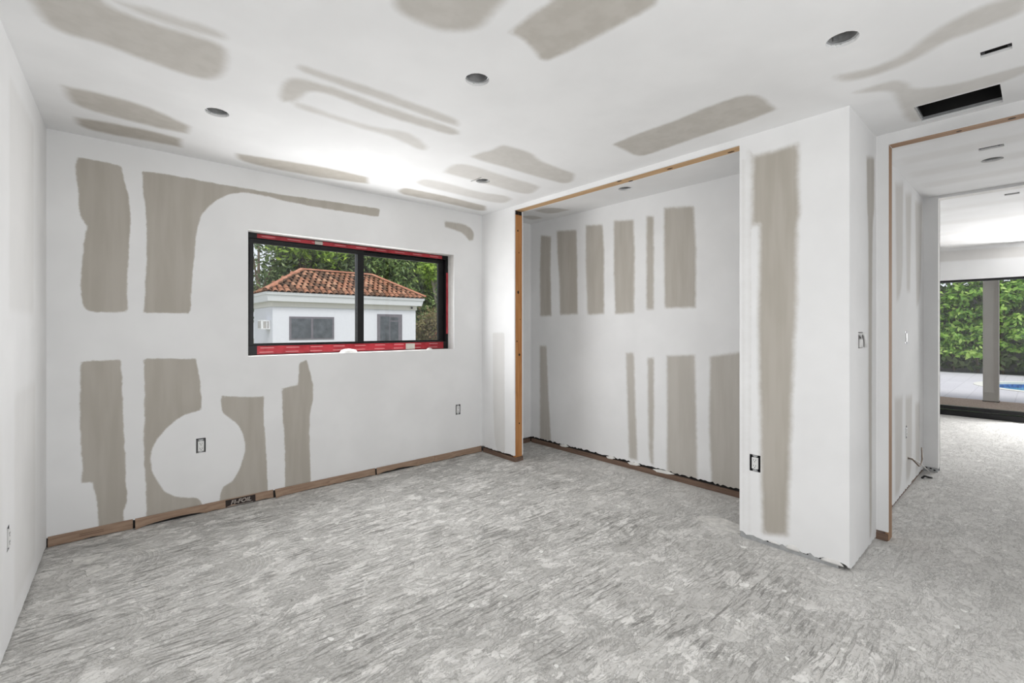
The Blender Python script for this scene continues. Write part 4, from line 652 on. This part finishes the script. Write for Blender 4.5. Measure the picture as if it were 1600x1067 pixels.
def leaves(name, mat, pts, nrm, size, asp, parent, org, jit=.7):
    """a cloud of small folded leaves as one mesh: four corners and a raised midrib each"""
    pts = np.asarray(pts); k = len(pts); d = np.asarray(nrm) + rng.normal(0, jit, (k, 3)); d /= np.linalg.norm(d, axis=1)[:, None]
    r = rng.normal(0, 1, (k, 3)); a = np.cross(d, r); a /= np.linalg.norm(a, axis=1)[:, None]; b = np.cross(d, a)
    s = size * rng.uniform(.6, 1.25, k)[:, None]; L = a * s; Wd = b * s * asp; N_ = d * s * .12
    V = np.stack([pts - L, pts + Wd + N_, pts + L, pts - Wd + N_], 1).reshape(-1, 3) - np.array(org)
    me = bpy.data.meshes.new(name); me.vertices.add(4 * k); me.vertices.foreach_set('co', V.ravel().astype(np.float32))
    tri = (np.arange(k)[:, None] * 4 + np.array([0, 1, 2, 0, 2, 3])[None]).ravel().astype(np.int32)
    me.loops.add(len(tri)); me.loops.foreach_set('vertex_index', tri); me.polygons.add(2 * k); me.polygons.foreach_set('loop_start', np.arange(0, 6 * k, 3, dtype=np.int32)); me.polygons.foreach_set('loop_total', np.full(2 * k, 3, np.int32))
    me.update(calc_edges=True); me.validate(); me.materials.append(M[mat]); o = bpy.data.objects.new(name, me); col.objects.link(o); o.parent = parent; o['kind'] = 'stuff'; return o
hg = thing('hedge', 'tall dense bright green hedge behind the pool deck', 'hedge', (18.9, 1.0, -.01)); ho = hg.location
nc = 300; cl_c = np.stack([18.35 + rng.uniform(0, .45, nc), rng.uniform(-2.5, 4.5, nc), rng.uniform(.45, 3.0, nc)], 1)
k = 17000; dirs = rng.normal(0, 1, (k, 3)); dirs /= np.linalg.norm(dirs, axis=1)[:, None]; dirs[:, 2] = np.abs(dirs[:, 2]) * 1.1 - .25; P3 = cl_c[rng.integers(0, nc, k)] + dirs * rng.uniform(.12, .26, k)[:, None]
leaves('foliage', 'leaf_hedge', P3, dirs + np.array((-.3, 0, .5)), .075, .45, hg, ho, .35)
k = 5000; P3 = np.stack([rng.uniform(18.75, 19.3, k), rng.uniform(-2.5, 4.5, k), rng.uniform(.1, 3.0, k)], 1); leaves('inner_foliage', 'leaf_dark', P3, np.tile((-1, 0, .3), (k, 1)), .11, .5, hg, ho)
for i in range(14):
    y = -2.3 + i * .5; MB().tube([(19.0, y, -.02), (18.95, y + .05, .9), (18.85, y - .06, 1.9), (18.9, y, 2.7)], .03, 6, .01).build('stem', 'bark', hg, ho)
struct(MB().box((19.5, -8, -.1), (19.6, 9, 2.55)).build('garden_wall', 'roofdark'), 'dark boundary wall behind the hedge', 'wall')

# ------------------------------------------------------------------ guest house seen through the window
HX0, HX1, HY, HY1, GZ = 5.393, 12.382, 22.0, 25.4, -.16
hs = thing('guest_house', 'small white guest house with a red clay tile roof', 'house', ((HX0 + HX1) / 2, HY, GZ)); hO = hs.location
def hp(name, lo, hi, mat, parent=hs, bev=0): return MB().box(lo, hi).build(name, mat, parent, hO, bevel=bev)
hp('walls', (HX0, HY, GZ), (HX1, HY1, 2.46), 'stucco')
def ring(name, o0, z0, o1, z1, mat):            # a moulding round the house whose face leans out from o0 to o1
    v = []; 
    for o_, z in ((o0, z0), (o1, z1)): v += [(HX0 - o_, HY - o_, z), (HX1 + o_, HY - o_, z), (HX1 + o_, HY1 + o_, z), (HX0 - o_, HY1 + o_, z)]
    MB().add(v, [(0, 1, 5, 4), (1, 2, 6, 5), (2, 3, 7, 6), (3, 0, 4, 7), (3, 2, 1, 0), (4, 5, 6, 7)]).build(name, mat, hs, hO)
ring('frieze', .05, 2.215, .05, 2.44, 'cream'); ring('fascia', .24, 2.44, .30, 2.72, 'fascia'); ring('drip_board', .34, 2.72, .36, 2.83, 'fascia')
wn = hp('window', (6.064, HY - .03, .75), (8.044, HY + .02, 1.785), 'greyframe'); hp('pane', (6.15, HY - .036, .80), (6.99, HY - .028, 1.70), 'darkglass', wn); hp('pane', (7.09, HY - .036, .80), (7.96, HY - .028, 1.70), 'darkglass', wn)
dr = hp('door', (10.206, HY - .03, -.1), (11.577, HY + .02, 1.975), 'greyframe'); hp('pane', (10.36, HY - .036, .1), (10.86, HY - .028, 1.86), 'darkglass', dr); hp('pane', (10.90, HY - .036, .1), (11.36, HY - .028, 1.60), 'darkglass', dr); hp('transom_pane', (10.90, HY - .036, 1.66), (11.36, HY - .028, 1.82), 'darkglass', dr)
ov, RZ, RR, RISE = .36, 2.83, 2.0, 1.22
ex0, ex1, ey0, ey1 = HX0 - ov, HX1 + ov, HY - ov, HY1 + ov; RRy = (ey1 - ey0) / 2; RR = RRy
RISE = 1.20
ax0, ax1, ay = ex0 + RR, ex1 - RR, ey0 + RR
roof = MB().add([(ex0, ey0, RZ), (ex1, ey0, RZ), (ex1, ey1, RZ), (ex0, ey1, RZ), (ax0, ay, RZ + RISE), (ax1, ay, RZ + RISE)], [(0, 1, 5, 4), (1, 2, 5), (2, 3, 4, 5), (3, 0, 4), (3, 2, 1, 0)]).build('roof', 'roofbase', hs, hO)
def barrel(r, L, taper=.85, seg=6, th=.018):
    m = MB(); v = []
    for (y, s) in ((0, 1), (L, taper)):
        for rr in (r * s, (r - th) * s): v += [(-rr * math.cos(math.pi * k / seg), y, rr * .72 * math.sin(math.pi * k / seg)) for k in range(seg + 1)]
    q = seg + 1; fs = []
    for k in range(seg): fs += [(k, k + 1, 2 * q + k + 1, 2 * q + k), (q + k + 1, q + k, 3 * q + k, 3 * q + k + 1), (k + 1, k, q + k, q + k + 1)]
    m.add(v, fs); return m
tile_me = barrel(.115, .40).mesh('tile', 'rooftile', smooth=False); cap_me = barrel(.125, .36, .9).mesh('cap', 'ridgetile')
def put(me, name, p, xa, ya, za):
    o = bpy.data.objects.new(name, me); col.objects.link(o); o.parent = roof
    mt = Matrix((xa, ya, za)).transposed().to_4x4(); mt.translation = Vector(p) - hO; o.matrix_local = mt; return o
sl = math.hypot(RR, RISE); rows = 8; ex = sl / rows; cw = .262
cs, sn = RR / sl, RISE / sl
nt = 0
for r in range(rows):
    d = r * ex - .05; xa, xb = ex0 + max(d, 0) * cs + .06, ex1 - max(d, 0) * cs - .06; nn = int((xb - xa) / cw)
    off = xa + ((xb - xa) - nn * cw) / 2 + (.065 if r % 2 else -.065)
    for i in range(nn + 1):
        put(tile_me, 'tile', (off + i * cw, ey0 + d * cs, RZ + d * sn + .035), (1, 0, 0), (0, cs, sn - .11), (0, -sn, cs)); nt += 1
    ya, yb = ey0 + max(d, 0) * cs + .06, ey1 - max(d, 0) * cs - .06; nn = int((yb - ya) / cw * .55); 
    for i in range(nn + 1):
        put(tile_me, 'tile', (ex0 + d * cs, ya + i * cw, RZ + d * sn + .035), (0, -1, 0), (cs, 0, sn - .11), (-sn, 0, cs)); nt += 1
def caps(a, b, n):
    a, b = Vector(a), Vector(b); d = (b - a).normalized(); x = d.cross(Vector((0, 0, 1))).normalized(); z = x.cross(d)
    for i in range(n): put(cap_me, 'ridge_tile', a.lerp(b, i / n) + z * .05, x, d, z)
caps((ex0 - .02, ey0 - .02, RZ + .03), (ax0, ay, RZ + RISE + .04), 9); caps((ex1 + .02, ey0 - .02, RZ + .03), (ax1, ay, RZ + RISE + .04), 9); caps((ax0, ay, RZ + RISE + .03), (ax1, ay, RZ + RISE + .03), 11)
ac = thing('air_conditioner', 'white window air conditioner sticking out of the guest house side', 'air conditioner', (HX0, 22.7, 1.21)); ao = ac.location
MB().box((HX0 - .36, 22.40, 1.21), (HX0 - .001, 23.02, 1.62)).build('case', 'acwhite', ac, ao, bevel=.01)
for i in range(4): MB().box((HX0 - .366, 22.46 + i * .14, 1.26), (HX0 - .358, 22.56 + i * .14, 1.58)).build('grille', 'acgrille', ac, ao)
MB().box((HX0 - .28, 22.394, 1.26), (HX0 - .16, 22.403, 1.56)).build('side_vent', 'acgrille', ac, ao); MB().box((HX0 - .12, 22.394, 1.26), (HX0 - .06, 22.403, 1.56)).build('side_vent', 'acgrille', ac, ao)
sc_ = thing('security_camera', 'small black camera under the eave at the right of the guest house', 'camera', (12.10, HY - .05, 2.33)); MB().lathe([(.0, -.05), (.04, -.035), (.055, 0), (.05, .03), (.0, .035)], (12.10, HY - .112, 2.33), 12).build('dome', 'slot', sc_, sc_.location, True); MB().box((12.06, HY - .10, 2.345), (12.14, HY - .0515, 2.39)).build('mount', 'greyframe', sc_, sc_.location)

# ------------------------------------------------------------------ trees behind the guest house
def tree(x, y, h, rad, zc, n, mat, label, size=.17, asp=.4, trunk='bark', lean=0.0, base=GZ, nb=26, name='tree', group='trees behind the guest house', flowers=0):
    t = thing(name, label, name.split('_')[-1], (x, y, base), group); o = t.location
    MB().tube([(x, y, base), (x + lean * .3, y, base + h * .3), (x + lean * .7, y, base + h * .6), (x + lean, y, base + h * .92)], .16 * h / 7, 8, .04).build('trunk', trunk, t, o, True)
    cc = rng.normal(0, 1, (nb, 3)); cc /= np.linalg.norm(cc, axis=1)[:, None]; cc *= (rng.uniform(.25, 1, nb) ** .6)[:, None] * np.array(rad); cc += np.array((x + lean, y, zc))
    for k in range(0, nb, 4): MB().tube([(x + lean * .6, y, base + h * .45), tuple((np.array((x + lean, y, zc)) + cc[k]) / 2), tuple(cc[k])], .06, 5, .015).build('branch', trunk, t, o)
    idx = rng.integers(0, nb, n); P = cc[idx] + rng.normal(0, 1, (n, 3)) * np.array(rad) * .22; P = P[P[:, 2] > base + .1]
    leaves('foliage', mat, P, np.tile((-.3, -.6, .6), (len(P), 1)), size, asp, t, o)
    if flowers: leaves('blossom', 'leaf_red', np.repeat(cc[:flowers], 28, 0) + rng.normal(0, .16, (28 * flowers, 3)) + np.array((-.2, -.5, 0)), np.tile((0, -1, 0), (28 * flowers, 1)), .055, .7, t, o)
    return t
tree(6.3, 28.6, 7.0, (2.4, 1.8, 2.5), 4.4, 4200, 'leaf_dark', 'airy dark tree at the left of the window view with sky showing through', .15)
tree(8.6, 28.0, 7.8, (1.9, 1.4, 1.6), 6.4, 3600, 'leaf_lime', 'lime green tree top above the left of the tiled roof', .17)
tree(10.2, 30.0, 8.2, (3.0, 2.2, 3.0), 5.2, 9000, 'leaf_dark', 'dense dark tree rising behind the left of the tiled roof', .18)
tree(13.4, 29.6, 8.4, (3.0, 2.2, 3.1), 5.4, 9500, 'leaf_mid', 'feathery green tree behind the middle of the tiled roof', .2, .3)
tree(16.4, 29.2, 8.2, (2.6, 2.0, 3.2), 5.0, 8500, 'leaf_mid', 'mid green tree behind the right end of the tiled roof', .19)
tree(16.9, 26.6, 6.2, (1.3, .9, 1.2), 5.4, 1500, 'leaf_lime', 'slim tree with yellow green tips right of the guest house', .17, trunk='palebark', lean=-.5)
tree(19.6, 29.5, 8.0, (2.8, 2.0, 3.4), 4.6, 8500, 'leaf_dry', 'brownish vine-hung tree at the right of the window view', .17, trunk='palebark', flowers=5)
tree(15.6, 25.0, 2.6, (1.5, 1.0, 1.4), 1.2, 4500, 'leaf_dry', 'tangled brown shrub right of the guest house corner', .12, name='garden_shrub', group='shrubs by the guest house', flowers=4)
tree(17.4, 26.2, 3.2, (1.6, 1.0, 1.8), 1.5, 5000, 'leaf_mid', 'leafy green shrub with red blossom below the vine-hung tree', .13, name='garden_shrub', group='shrubs by the guest house', flowers=6)
tree(15.5, 33.5, 7.5, (7.0, 1.2, 3.6), 3.6, 14000, 'leaf_dark', 'dark row of foliage filling the gaps far behind the guest house', .24, nb=90)
